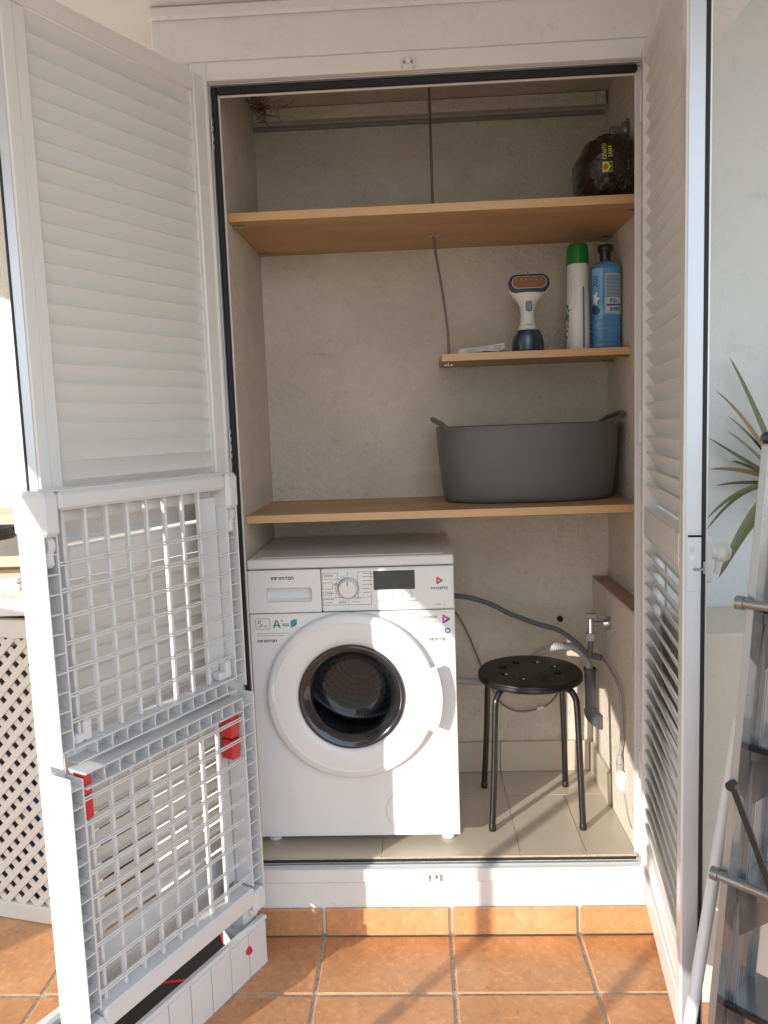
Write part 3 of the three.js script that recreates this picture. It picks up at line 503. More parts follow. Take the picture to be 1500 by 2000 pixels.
// ---------------------------------------------------------------- garment steamer and its cable
{
  const t = thing('garment_steamer', 'white and navy handheld garment steamer standing on the short shelf', 'steamer', [0.848, 1.665, -0.37]);
  part('water_tank', loft([{ y: 0, rx: 0.047, rz: 0.04, z: -0.01 }, { y: 0.004, rx: 0.051, rz: 0.044, z: -0.01 }, { y: 0.03, rx: 0.0505, rz: 0.045, z: -0.01 }, { y: 0.05, rx: 0.046, rz: 0.043, z: -0.008 }, { y: 0.066, rx: 0.0375, rz: 0.036, z: -0.006 }, { y: 0.075, rx: 0.029, rz: 0.03, z: -0.005 }]), M.navy, t);
  part('body', loft([{ y: 0.07, rx: 0.036, rz: 0.0345, z: -0.006 }, { y: 0.08, rx: 0.0285, rz: 0.029, z: -0.0055 }, { y: 0.095, rx: 0.0228, rz: 0.024, z: -0.005 }, { y: 0.12, rx: 0.0215, rz: 0.0225, z: -0.004 }, { y: 0.14, rx: 0.0235, rz: 0.0235, z: -0.002 }, { y: 0.156, rx: 0.032, rz: 0.027, z: 0.001 }, { y: 0.17, rx: 0.045, rz: 0.031, z: 0.003 }, { y: 0.185, rx: 0.055, rz: 0.033, z: 0.004 }, { y: 0.203, rx: 0.059, rz: 0.032, z: 0.004 }, { y: 0.222, rx: 0.055, rz: 0.028, z: 0.002 }, { y: 0.231, rx: 0.042, rz: 0.02, z: 0.0 }]), M.white, t);
  const oval = (rx, ry) => new THREE.Shape().absellipse(0, 0, rx, ry, 0, Math.PI * 2);
  const head = part('steam_head', extrude(roundRect(-0.062, 0.062, -0.0265, 0.0265, 0.026), 0.014, 0.004, 3, 20), M.darkNavy, t); head.position.set(0, 0.2065, 0.024); head.rotation.x = -0.12;
  part('plate_rim', move(extrude(roundRect(-0.053, 0.053, -0.0185, 0.0185, 0.018), 0.001, 0.0005, 1, 20), 0, 0.001, 0.0176), M.steel, head);
  const pl = part('steam_plate', move(extrude(roundRect(-0.051, 0.051, -0.0168, 0.0168, 0.0165), 0.001, 0.0005, 1, 20), 0, 0.001, 0.0188), M.copper, head); void oval;
  part('steam_holes', [-0.04, -0.025, -0.01, 0.006, 0.021, 0.036].map((x) => cyl([x, 0.0095 - Math.abs(x) * 0.05, 0.0196], [x, 0.0095 - Math.abs(x) * 0.05, 0.0209], 0.0017, 0.0017, 10)), M.steel, head);
  part('trigger', move(extrude(roundRect(-0.0095, 0.0095, -0.016, 0.016, 0.007), 0.006, 0.002, 2), 0, 0.142, 0.0205), M.navy, t);
  part('badge', move(extrude(roundRect(-0.011, 0.011, -0.001, 0.001, 0.001), 0.001, 0), 0, 0.086, 0.0225), M.dull, t);
}
{
  const t = thing('cable_bundle', 'coiled white power cable bundle lying left of the steamer', 'cable', [0.69, 1.665, -0.36]), g = [];
  for (let k = 0; k < 7; k++) { const o = (k - 3) * 0.0045, y = 0.0045 + (k % 3) * 0.005; g.push(tube([[-0.05, y, o], [-0.025, y + 0.004, o * 1.3], [0.0, y + 0.005, o * 0.7], [0.03, y + 0.004 + k * 0.001, o * 1.4], [0.072 + rnd() * 0.014, y + 0.008 + k * 0.0012, o * 2], [0.06, y + 0.004, o * 2 + 0.006], [0.02, y + 0.008, o + 0.004], [-0.04, y + 0.005, -o]], 0.0032, 60, 8)); }
  part('loops', g, M.white, t);
  part('plug', [loft([{ y: 0, rx: 0.018, rz: 0.014 }, { y: 0.006, rx: 0.02, rz: 0.016 }, { y: 0.018, rx: 0.017, rz: 0.014 }, { y: 0.022, rx: 0.01, rz: 0.009 }], 24).translate(-0.045, 0, 0.012)], M.white, t);
}

// ---------------------------------------------------------------- bottles
{
  const t = thing('detergent_bottle', 'white plastic detergent bottle with a green cap', 'bottle', [1.003, 1.665, -0.375]);
  part('body', loft([{ y: 0, rx: 0.03, rz: 0.04, e: 2.6 }, { y: 0.004, rx: 0.0335, rz: 0.0435, e: 2.6 }, { y: 0.05, rx: 0.034, rz: 0.045, e: 2.6 }, { y: 0.12, rx: 0.0335, rz: 0.0445, e: 2.4 }, { y: 0.17, rx: 0.0325, rz: 0.043 }, { y: 0.2, rx: 0.031, rz: 0.041 }, { y: 0.24, rx: 0.0315, rz: 0.039 }, { y: 0.262, rx: 0.031, rz: 0.036 }, { y: 0.27, rx: 0.028, rz: 0.032 }], 48), M.white, t);
  part('cap', loft([{ y: 0.262, rx: 0.034, rz: 0.037 }, { y: 0.266, rx: 0.0345, rz: 0.0375 }, { y: 0.31, rx: 0.0315, rz: 0.034 }, { y: 0.32, rx: 0.0295, rz: 0.032 }, { y: 0.3245, rx: 0.025, rz: 0.027 }], 40), M.green, t);
  part('level_strip', tube([[0.009, 0.008, 0.0438], [0.0085, 0.07, 0.0449], [0.0085, 0.13, 0.0437], [0.0085, 0.19, 0.0415]], 0.0028, 24, 8), std([0.1, 0.16, 0.25], 0.4), t);
  const lab = canvas(256, 512, (c) => { c.fillStyle = '#e7e3df'; c.fillRect(0, 0, 256, 512); c.fillStyle = '#2f8a3d'; c.beginPath(); c.ellipse(80, 120, 120, 90, 0.6, 0, 7); c.fill(); c.fillStyle = '#e5efe0'; for (let k = 0; k < 5; k++) c.fillRect(20 + k * 22, 60 + k * 20, 60, 12); c.fillStyle = '#503a8c'; c.beginPath(); c.ellipse(150, 260, 55, 65, 0.3, 0, 7); c.fill(); c.fillStyle = '#f3f0f4'; c.fillRect(110, 250, 80, 12); c.fillStyle = '#c8394a'; c.fillRect(30, 330, 110, 26); c.fillStyle = '#2d3a80'; c.fillRect(30, 400, 70, 40); });
  const lg = new THREE.CylinderGeometry(1, 1, 0.13, 24, 1, true, -Math.PI * 0.62, Math.PI * 0.5); lg.scale(0.0352, 1, 0.0458); lg.translate(0, 0.085, 0);
  part('label', lg, phys([1, 1, 1], 0.4, { map: lab, clearcoat: 0.4 }), t);
  part('grip_dent', tube([[-0.0285, 0.232, 0.018], [-0.0215, 0.215, 0.03], [-0.0195, 0.185, 0.033], [-0.0225, 0.15, 0.032], [-0.0295, 0.128, 0.021]], 0.0045, 30, 8), M.white, t);
}
{
  const t = thing('softener_bottle', 'translucent blue ribbed softener bottle with a black cap', 'bottle', [1.089, 1.665, -0.38]);
  const rings = [{ y: 0, rx: 0.038, rz: 0.03, e: 2.8 }, { y: 0.005, rx: 0.044, rz: 0.036, e: 2.8 }];
  for (let k = 0; k <= 30; k++) { const y = 0.01 + k * 0.003; rings.push({ y, rx: 0.0448 + 0.0012 * Math.sin(k * 1.35), rz: 0.0368 + 0.0012 * Math.sin(k * 1.35), e: 2.8 }); }
  rings.push({ y: 0.11, rx: 0.0455, rz: 0.0375, e: 2.8 }, { y: 0.235, rx: 0.0452, rz: 0.037, e: 2.8 }, { y: 0.252, rx: 0.043, rz: 0.035, e: 2.6 }, { y: 0.262, rx: 0.036, rz: 0.03 }, { y: 0.268, rx: 0.022, rz: 0.02 }, { y: 0.272, rx: 0.0165, rz: 0.0165 });
  part('body', loft(rings, 48), M.bluePlastic, t);
  part('cap', lathe([[0.0175, 0.268], [0.0165, 0.27], [0.0165, 0.298], [0.0225, 0.3], [0.0235, 0.304], [0.0235, 0.314], [0.0215, 0.318], [0.0001, 0.318]], 32), M.black, t);
  const lab = canvas(512, 512, (c) => {
    const gr = c.createLinearGradient(0, 0, 512, 512); gr.addColorStop(0, '#8cc3e6'); gr.addColorStop(0.5, '#3f8fca'); gr.addColorStop(1, '#9fd0ea'); c.fillStyle = gr; c.fillRect(0, 0, 512, 512);
    c.fillStyle = '#d8ebf5'; for (let k = 0; k < 5; k++) { c.beginPath(); c.ellipse(90 + 22 * Math.cos(k * 1.26), 330 + 30 * Math.sin(k * 1.26), 46, 20, k * 1.26, 0, 7); c.fill(); }
    c.fillStyle = '#16365f'; c.beginPath(); c.ellipse(80, 455, 90, 50, 0.2, 0, 7); c.fill(); c.strokeStyle = '#1b4a80'; c.lineWidth = 12; for (let k = 0; k < 4; k++) { c.beginPath(); c.moveTo(40, 190 - k * 30); c.quadraticCurveTo(90, 150 - k * 30, 130, 200 - k * 30); c.stroke(); }
    c.fillStyle = '#7fb04a'; c.fillRect(470, 420, 42, 60);
    c.fillStyle = '#aebfd4'; c.fillRect(230, 60, 220, 340); c.fillStyle = '#3b5576'; for (let y = 85; y < 320; y += 15) c.fillRect(245, y, 150 + rnd() * 40, 6); c.fillStyle = '#c4ccd8'; c.fillRect(230, 330, 220, 160); c.fillStyle = '#1f3f95'; c.font = 'bold 64px sans-serif'; c.fillText('flis', 262, 385); c.fillStyle = '#2d4f95'; c.fillRect(245, 395, 190, 20);
    c.fillStyle = '#22262e'; for (let x = 265; x < 420;) { const w = 3 + rnd() * 7; c.fillRect(x, 430, w, 44); x += w + 4; }
  });
  const lg = new THREE.CylinderGeometry(1, 1, 0.14, 40, 1, true, -Math.PI * 0.4, Math.PI * 0.8), p = lg.attributes.position;
  for (let i = 0; i < p.count; i++) { const a = Math.atan2(p.getZ(i), p.getX(i)), q = 2 / 2.8, cc = Math.cos(a), ss = Math.sin(a); p.setXYZ(i, Math.sign(cc) * Math.pow(Math.abs(cc), q) * 0.0462, p.getY(i) + 0.175, Math.sign(ss) * Math.pow(Math.abs(ss), q) * 0.0382); }
  lg.computeVertexNormals();
  part('label', lg, phys([1, 1, 1], 0.35, { map: lab, clearcoat: 0.5 }), t);
}

// ---------------------------------------------------------------- bag of soil and the pipe fitting on the top shelf
{
  const t = thing('soil_bag', 'crumpled dark brown plastic bag of potting soil on the top shelf', 'bag', [1.071, 2.0565, -0.29]);
  const seg = 120, R = [], W = 0.093, H = 0.101, Dp = 0.12;
  for (let k = 0; k <= 80; k++) { const v = -Math.PI / 2 + k / 80 * Math.PI, cv = Math.pow(Math.abs(Math.cos(v)), 0.62), sv = Math.sign(Math.sin(v)) * Math.pow(Math.abs(Math.sin(v)), 0.8); R.push({ y: H + sv * H, rx: Math.max(0.0005, cv * W), rz: Math.max(0.0005, cv * Dp), e: 2.5 }); }
  const g = loft(R, seg, false), p = g.attributes.position, uv = g.attributes.uv;
  for (let i = 0; i < p.count; i++) {
    const x = p.getX(i), y = p.getY(i), z = p.getZ(i), j = (((y * 900 + 2000) | 0) % 512) * 512 + (((x * 700 + z * 420 + 2000) | 0) % 512), w = 0.012 * (N1[j] - 0.5) * 2 + 0.006 * Math.abs(N4[j] - 0.5) * 2 + 0.0035 * Math.sin(y * 60 + Math.sin(x * 70) * 2) * (Math.abs(y - H) > 0.03 ? 1 : 0.3);
    const l = Math.hypot(x, (y - H), z) || 1; p.setXYZ(i, Math.min(0.064, x + x / l * w), Math.max(0.0005, y + (y - H) / l * w), z + z / l * w);
    uv.setXY(i, 0.5 + x / 0.2, y / 0.205);
  }
  g.computeVertexNormals();
  const art = canvas(1024, 1024, (c) => {
    c.fillStyle = '#2a1a12'; c.fillRect(0, 0, 1024, 1024);
    for (let k = 0; k < 900; k++) { c.fillStyle = ['#3a2417', '#1d120c', '#4b2f1e', '#24160f'][(rnd() * 4) | 0]; c.beginPath(); c.ellipse(rnd() * 1024, rnd() * 1024, 4 + rnd() * 26, 2 + rnd() * 5, rnd() * 3, 0, 7); c.fill(); }
    c.save(); c.translate(375, 455); c.rotate(-Math.PI / 2); c.scale(0.66, 0.66); c.fillStyle = '#d9cf3d'; c.font = 'bold 118px sans-serif'; c.save(); c.scale(0.78, 1); c.fillText('COMPO', 40, 0); c.fillText('SANA', 100, 120); c.restore();
    c.fillStyle = '#d7dc62'; c.fillRect(-235, -95, 220, 215); c.fillStyle = '#b8602a'; c.beginPath(); c.ellipse(-125, -30, 72, 56, 0, 0, 7); c.fill(); c.fillStyle = '#1e6a2e'; c.beginPath(); c.moveTo(-225, 30); c.lineTo(-125, 90); c.lineTo(-25, 30); c.lineTo(-25, 112); c.lineTo(-225, 112); c.fill(); c.strokeStyle = '#d7dc62'; c.lineWidth = 7; c.beginPath(); c.moveTo(-125, 40); c.lineTo(-125, 112); c.stroke(); c.restore();
    c.fillStyle = '#c9c0b8'; for (const [x, y] of [[700, 470], [698, 500], [696, 535], [690, 575], [676, 740], [674, 770], [670, 800], [668, 828]]) { c.beginPath(); c.arc(x, y, 8, 0, 7); c.fill(); }
  });
  part('bag', g, phys([1, 1, 1], 0.3, { map: art, clearcoat: 0.5, clearcoatRoughness: 0.18, bumpMap: tex(512, (i) => { const v = Math.abs(N1[i] - 0.5) * 2.6; return [v, v, v]; }, false, 1.5), bumpScale: 0.006 }), t);
  part('gathered_end', [loft([{ y: 0, rx: 0.03, rz: 0.05 }, { y: 0.012, rx: 0.02, rz: 0.03 }, { y: 0.02, rx: 0.028, rz: 0.04 }], 24).translate(0.0, 0.194, -0.01)], phys([0.03, 0.02, 0.013], 0.35, { clearcoat: 0.4 }), t);
}
{
  const t = thing('stop_tap', 'grey metal stop tap on the right closet wall above the soil bag', 'tap', [1.137, 2.292, -0.31]);
  part('escutcheon', cyl([-0.003, 0, 0], [-0.0005, 0, 0], 0.034), M.dull, t);
  const g = lathe([[0.0001, -0.004], [0.02, -0.002], [0.026, 0.006], [0.024, 0.015], [0.013, 0.02]], 36); g.rotateZ(Math.PI / 2); part('bonnet', g, M.dull, t);
  const k = lathe([[0.011, 0.016], [0.0135, 0.02], [0.0175, 0.047], [0.0165, 0.05], [0.0001, 0.05]], 8); k.rotateZ(Math.PI / 2); part('handle', uvm(k), M.dull, t);
}

// ---------------------------------------------------------------- pipes, hoses, cables
{
  const t = thing('angle_valve', 'chrome angle valve on the right closet wall above the stool', 'valve', [1.081, 0.815, -0.3]);
  const wall = 0;
  part('rose', cyl([wall - 0.009, 0, 0], [wall - 0.0005, 0, 0], 0.021, 0.021, 32), M.dull, t);
  part('valve_body', [cyl([-0.068, 0, 0], [-0.009, 0, 0], 0.0085), cyl([-0.022, 0, 0], [-0.009, 0, 0], 0.0115, 0.0135, 6), cyl([-0.06, -0.03, 0], [-0.06, 0.016, 0], 0.0105)], M.chrome, t);
  part('handle', bx(-0.077, -0.041, 0.016, 0.036, -0.012, 0.012, 0.003), M.chrome, t);
  part('coupling_nut', cyl([-0.06, -0.052, 0], [-0.06, -0.03, 0], 0.0185, 0.017, 14), M.paleHose, t);
}
{
  const t = thing('inlet_hose', 'thick grey water hose from the machine to the chrome valve', 'hose', [0.6, 0.6, -0.43]);
  part('hose', tube([[-0.02, 0.285, -0.05], [0.01, 0.283, -0.01], [0.06, 0.276, 0], [0.13, 0.25, 0], [0.18, 0.222, 0], [0.27, 0.185, 0], [0.345, 0.16, 0.005], [0.4, 0.118, 0.012], [0.435, 0.085, 0.03], [0.458, 0.082, 0.06], [0.462, 0.09, 0.085], [0.448, 0.1, 0.1], [0.43, 0.1, 0.105], [0.418, 0.11, 0.118], [0.42, 0.14, 0.128], [0.421, 0.165, 0.13]], 0.0085, 140, 12, 0.5), M.hose, t);
}
{
  const t = thing('power_cord', 'thin grey power cord running down the right wall to the socket', 'cord', [1.06, 0.4, -0.2]);
  part('cord', tube([[-0.012, 0.29, -0.2], [0.004, 0.29, -0.13], [0.006, 0.286, -0.06], [0.008, 0.262, 0.05], [0.009, 0.19, 0.082], [0.009, 0.11, 0.078], [0.008, 0.052, 0.062]], 0.0048, 70, 10), M.cable, t);
  part('plug', [cyl([0.008, 0.056, 0.062], [0.009, 0.03, 0.06], 0.006, 0.011), cyl([0.009, 0.03, 0.06], [0.011, -0.012, 0.052], 0.012, 0.0095, 16)], M.cable, t);
}
{
  const t = thing('wall_socket', 'small white surface socket low on the right closet wall', 'socket', [1.081, 0.34, -0.12]);
  part('box', bx(-0.02, -0.0005, 0.01, 0.068, -0.045, 0.004, 0.004), M.plastic, t);
  part('wire', tube([[-0.006, 0.002, 0.0], [-0.004, -0.03, 0.015], [-0.003, -0.06, 0.05], [-0.003, -0.065, 0.075]], 0.0013, 24, 6), std([0.25, 0.3, 0.36], 0.5), t);
}
{
  const t = thing('earth_wire', 'thin brown cable looping behind the stool with a white tag', 'cable', [0.6, 0.44, -0.535]);
  const pts = [[0.005, 0.365, 0.02], [0.013, 0.358, 0.005], [0.05, 0.284, 0.005], [0.096, 0.164, 0.005], [0.135, 0.08, 0.005], [0.17, 0.026, 0.005], [0.232, 0.004, 0.005], [0.312, 0.022, 0.005], [0.35, 0.058, 0.005], [0.368, 0.095, 0.005], [0.374, 0.14, 0.005]];
  part('wire', tube(pts, 0.0032, 90, 8), std([0.26, 0.2, 0.14], 0.6), t);
  part('tag', beam([0.282, 0.012, 0.006], [0.306, 0.021, 0.006], 0.011, 0.009, [0, 1, 0], 0.001), M.white, t);
}
{
  const t = thing('drain_pipe', 'grey plastic standpipe elbow behind the stool', 'pipe', [1.05, 0.4, -0.45]);
  part('standpipe', [lathe([[0.0185, 0.075], [0.0185, 0.212], [0.021, 0.214], [0.021, 0.222], [0.017, 0.222], [0.016, 0.1]], 28)], M.pvc, t);
  part('elbow', [tube([[0, 0.08, 0], [0.001, 0.066, 0.002], [0.008, 0.053, 0.012], [0.019, 0.05, 0.03], [0.0285, 0.05, 0.05]], 0.0215, 30, 18)], M.pvc, t);
  part('collar', cyl([0.018, 0.05, 0.028], [0.029, 0.05, 0.052], 0.0235, 0.0235, 24), M.pvc, t);
}
{
  const t = thing('drain_hose', 'pale ribbed drain hose arching from the machine into the standpipe', 'hose', [0.6, 0.55, -0.48]);
  const path = [[-0.03, 0.03, -0.03], [0.01, 0.028, 0.0], [0.09, 0.022, 0.0], [0.16, 0.03, 0], [0.23, 0.075, 0], [0.285, 0.118, 0], [0.335, 0.138, 0], [0.383, 0.141, 0], [0.42, 0.125, 0.01], [0.444, 0.09, 0.025], [0.449, 0.05, 0.03], [0.45, 0.0, 0.03]];
  const curve = new THREE.CatmullRomCurve3(path.map(V)), g = new THREE.TubeGeometry(curve, 320, 0.0125, 12), p = g.attributes.position, n = g.attributes.normal;
  for (let i = 0; i < p.count; i++) { const k = (i / 13) | 0, d = 0.0011 * Math.cos(k * 1.57); p.setXYZ(i, p.getX(i) + n.getX(i) * d, p.getY(i) + n.getY(i) * d, p.getZ(i) + n.getZ(i) * d); }
  g.computeVertexNormals(); part('hose', g, M.paleHose, t);
}
{
  const t = thing('pipe_stub', 'small black plugged hole in the back closet wall left of the valve', 'pipe stub', [0.969, 0.769, -0.55]);
  part('plug', cyl([0, 0, 0.0005], [0.001, -0.001, 0.012], 0.0095, 0.009, 18), M.hole, t);
  part('rim', cyl([0, 0, 0.0005], [0, 0, 0.002], 0.012, 0.0115, 18), M.cable, t);
}
// ---- drying rack
{
  const t = thing('drying_rack', 'folded grey white plastic drying rack with red clips leaning flat against the left door', 'clothes rack', [-0.025, 0, 0.03], 62 * Math.PI / 180);
  const K = (s0, s1, y0, y1, n0, n1, b = 0.002) => bx(-s0, -s1, y0, y1, n0, n1, b), P = (s, y, n) => [-s, y, n];
  const r = M.rack;
  for (const [s0, s1] of [[0.604, 0.64], [0.074, 0.11]]) {
    const out = s0 > 0.3 ? s1 : s0, inn = s0 > 0.3 ? s0 : s1, d = s0 > 0.3 ? -1 : 1;
    part('leg', [K(s0, s1, 0.1, 1.3, 0.008, 0.046, 0.006)], r, t);
    for (const [ya, yb, nf, so] of [[0.79, 1.285, 0.094, 0], [0.225, 0.772, 0.111, s0 > 0.3 ? 0 : 0.006]]) {
      const o2 = out - d * so, st = part('side_channel', [K(o2, o2 + d * 0.004, ya, yb, 0.0475, nf, 0.0012), K(inn, inn - d * 0.004, ya + 0.02, yb - 0.012, 0.0475, nf - 0.004, 0.0012), K(o2 + d * 0.0042, inn - d * 0.0042, ya, yb, 0.0478, 0.056, 0.0008)], r, t);
      const rib = K(o2 + d * 0.0042, inn - d * 0.0042, 0, 0.003, 0.056, nf - 0.005, 0.0005); for (let y = ya + 0.03; y < yb - 0.01; y += 0.0405) part('rib', rib, r, st).position.y = y;
    }
    part('corner_cap', [K(s0 - 0.003, s1 + 0.004, 1.262, 1.352, 0.004, 0.102, 0.009)], r, t);
    part('hinge_lug', [cyl(P(s0 + 0.01, 1.245, 0.075), P(s0 + 0.026, 1.245, 0.075), 0.019), K(s0 + 0.008, s0 + 0.028, 1.2, 1.262, 0.06, 0.09, 0.006)], r, t);
    part('foot_cap', [K(s0 - 0.006, s1 + 0.006, 0.17, 0.232, 0.03, 0.118, 0.01), beam(P((s0 + s1) / 2, 0.175, 0.075), P((s0 + s1) / 2, 0.148, 0.088), 0.03, 0.03, [1, 0, 0], 0.008)], r, t);
  }
  part('plate', K(0.112, 0.168, 0.802, 1.292, 0.05, 0.056, 0.001), r, t); part('plate', K(0.568, 0.6035, 0.802, 1.308, 0.05, 0.056, 0.001), r, t);
  part('plate', K(0.112, 0.15, 0.25, 0.725, 0.04, 0.046, 0.001), r, t);
  part('top_bar', [K(0.115, 0.6, 1.312, 1.35, 0.05, 0.098, 0.007), K(0.115, 0.6, 1.35, 1.354, 0.02, 0.09, 0.001)], r, t);
  part('back_top_bar', K(0.111, 0.603, 1.28, 1.31, 0.01, 0.044, 0.005), r, t);
  part('bottom_bar', [K(0.111, 0.603, 0.196, 0.246, 0.048, 0.115, 0.006)], r, t);
  for (const [y, f] of [[0.787, 0], [0.734, 0.017]]) {
    const m = part('mid_channel', [K(0.111, 0.602, y, y + 0.004, 0.048, 0.094 + f, 0.001), K(0.111, 0.602, y + 0.032, y + 0.036, 0.048, 0.094 + f, 0.001), K(0.111, 0.602, y + 0.0042, y + 0.0318, 0.048, 0.054 + f, 0.0005)], r, t);
    const rib = K(0, 0.003, y + 0.0042, y + 0.0318, 0.0545 + f, 0.091 + f, 0.0005); for (let s = 0.145; s < 0.59; s += 0.0405) part('rib', rib, r, m).position.x = -s;
  }
  for (let k = 0; k < 8; k++) {
    const s = 0.58 - k * 0.0556;
    part('slat', K(s - 0.0039, s + 0.0039, 0.824, 1.312, 0.064, 0.0775, 0.002), r, t); part('slat', K(s - 0.0039, s + 0.0039, 0.246, 0.733, 0.08, 0.0935, 0.002), r, t);
  }
  for (let k = 0; k < 7; k++) { const y = 1.201 - k * 0.0545; for (const d of [0.0, 0.0062]) part('wire', cyl(P(0.109, y + d, 0.0845), P(0.604, y + d, 0.0845), 0.0021, 0.0021, 8), r, t); }
  for (let k = 0; k < 9; k++) { const y = 0.71 - k * 0.054; if (y < 0.26) break; for (const d of [0.0, 0.0062]) part('wire', cyl(P(0.109, y + d, 0.1035), P(0.604, y + d, 0.1035), 0.0021, 0.0021, 8), r, t); }
  part('clip', [K(0.578, 0.601, 0.716, 0.764, 0.07, 0.1, 0.003), K(0.578, 0.601, 0.664, 0.712, 0.07, 0.1, 0.003)], M.red, t, 'red clip at the outer end of the rack');
  part('clip', [K(0.118, 0.15, 0.668, 0.73, 0.06, 0.099, 0.003), K(0.118, 0.15, 0.612, 0.664, 0.06, 0.099, 0.003)], M.red, t, 'red clip at the closet end of the rack');
  for (const s of [0.118, 0.555]) part('stop_lug', [K(s, s + 0.02, 0.824, 0.87, 0.057, 0.085, 0.004), K(s + 0.02, s + 0.045, 0.824, 0.845, 0.057, 0.085, 0.004)], r, t);
  // basin with feet
  const tub = part('basin', [K(0.066, 0.64, 0.02, 0.03, -0.085, 0.094, 0.003), K(0.066, 0.64, 0.008, 0.128, -0.098, -0.088, 0.004), K(0.062, 0.074, 0.004, 0.13, -0.09, 0.102, 0.006), K(0.63, 0.642, 0.004, 0.13, -0.09, 0.102, 0.006), K(0.06, 0.644, 0.126, 0.142, -0.112, -0.082, 0.006), K(0.06, 0.644, 0.124, 0.138, 0.086, 0.108, 0.005)], r, t);
  for (let k = 0; k < 8; k++) part('basin_panel', K(0.0665 + k * 0.0716, 0.0665 + (k + 1) * 0.0716 - 0.0022, 0.0, 0.1235, 0.096, 0.1055, 0.002), r, tub);
  part('liner', [K(0.078, 0.626, 0.0305, 0.034, -0.084, 0.092, 0.001), K(0.078, 0.626, 0.034, 0.118, -0.0875, -0.083, 0.001), K(0.078, 0.626, 0.034, 0.118, 0.09, 0.0945, 0.001)], M.liner, tub);
  part('button', [cyl(P(0.142, 0.082, 0.1055), P(0.142, 0.082, 0.114), 0.0095, 0.007, 14), cyl(P(0.142, 0.082, 0.1055), P(0.142, 0.082, 0.109), 0.012, 0.011, 6)], M.red, tub);
  part('red_cord', [tube([P(0.11, 0.12, -0.06), P(0.112, 0.07, -0.02), P(0.16, 0.052, 0.03), P(0.26, 0.055, 0.02), P(0.33, 0.072, -0.02), P(0.42, 0.09, -0.04), P(0.55, 0.08, -0.03)], 0.003, 80, 8), tube([P(0.2, 0.06, 0.05), P(0.26, 0.075, 0.05), P(0.34, 0.06, 0.02), P(0.4, 0.045, 0.05), P(0.5, 0.04, 0.06)], 0.003, 60, 8)], M.red, tub);
  for (const s of [0.1, 0.598]) {
    part('post', [K(s - 0.022, s + 0.022, 0.1, 0.2, 0.034, 0.08, 0.006), K(s - 0.028, s + 0.03, 0.02, 0.108, 0.0, 0.085, 0.006)], r, t);
    const q = s < 0.3 ? 1 : -1;
    part('bracket', [tube([P(s + q * 0.015, 0.22, 0.03), P(s + q * 0.03, 0.175, 0.012), P(s + q * 0.05, 0.15, -0.03), P(s + q * 0.09, 0.138, -0.085)], 0.012, 30, 10)], r, t);
  }
}
// ---- aluminium step ladder (folded) and the pole behind it
{
  const base = [0.991, 0, 0.72], t = thing('step_ladder', 'worn aluminium step ladder leaning at the right edge of the picture', 'ladder', base);
  const u = [0.72, 0, -0.69], w = [0.69, 0, 0.72], dir = 0.0743;
  const Q = (a, y, c) => [dir * y + u[0] * a + w[0] * c, y, u[2] * a + w[2] * c];
  for (const [a, tall] of [[0, 1.4], [0.095, 1.33]]) {
    const s = part(a ? 'rear_stile' : 'front_stile', [beam(Q(a + 0.043, 0.02, -0.001), Q(a + 0.043, tall, -0.001), 0.084, 0.0025, u, 0.0008)], M.ladder, t);
    part('flange', [beam(Q(a, 0.02, 0.004), Q(a, tall, 0.004), 0.0035, 0.013, u, 0.001), beam(Q(a + 0.086, 0.02, 0.004), Q(a + 0.086, tall, 0.004), 0.0035, 0.013, u, 0.001)], M.ladderEdge, s);
    part('end_cap', beam(Q(a + 0.043, tall, 0.01), Q(a + 0.043, tall + 0.02, 0.01), 0.094, 0.034, u, 0.006), M.black, s);
    part('end_cap', beam(Q(a + 0.043, 0, 0.01), Q(a + 0.043, 0.03, 0.01), 0.094, 0.034, u, 0.006), M.black, s);
    for (const [b, e] of [[0, 1], [0.086, 1]]) void b, e;
  }
  for (const y of [0.3, 0.555, 0.825, 1.09]) {
    part('tread', [beam(Q(0.135, y, 0.0), Q(0.135, y, 0.42), 0.13, 0.006, u, 0.001), beam(Q(0.074, y - 0.012, 0.0), Q(0.074, y - 0.012, 0.42), 0.006, 0.026, u, 0.001)], M.ladder, t);
    part('tread_edge', [beam(Q(0.068, y + 0.004, 0.0), Q(0.068, y + 0.004, 0.42), 0.012, 0.012, u, 0.002)], M.black, t);
    const gs = new THREE.Shape([[0.0, 0.0], [0.1, 0.0], [0.0, -0.1]].map((p) => new THREE.Vector2(...p)));
    const gg = extrude(gs, 0.003, 0); gg.applyMatrix4(new THREE.Matrix4().makeBasis(V(w), V([0, 1, 0]), new THREE.Vector3().crossVectors(V(w), V([0, 1, 0])))); gg.translate(...Q(0.082, y - 0.014, 0.002)); part('gusset', uvm(gg), M.ladder, t);
  }
  for (const y of [0.605, 1.12]) part('cross_tube', [cyl(Q(-0.012, y, -0.014), Q(-0.012, y, 0.42), 0.0095), cyl(Q(-0.012, y, -0.016), Q(-0.012, y, -0.002), 0.0125)], M.ladder, t);
  part('strut', [beam(Q(-0.006, 0.781, 0.004), Q(-0.006, 0.59, 0.102), 0.004, 0.013, u, 0.001), cyl(Q(-0.016, 0.781, 0.004), Q(0.0, 0.781, 0.004), 0.009)], M.black, t);
  part('second_front_stile', [beam(Q(0.043, 0.02, 0.425), Q(0.043, 1.4, 0.425), 0.084, 0.0025, u, 0.0008)], M.ladder, t);
}
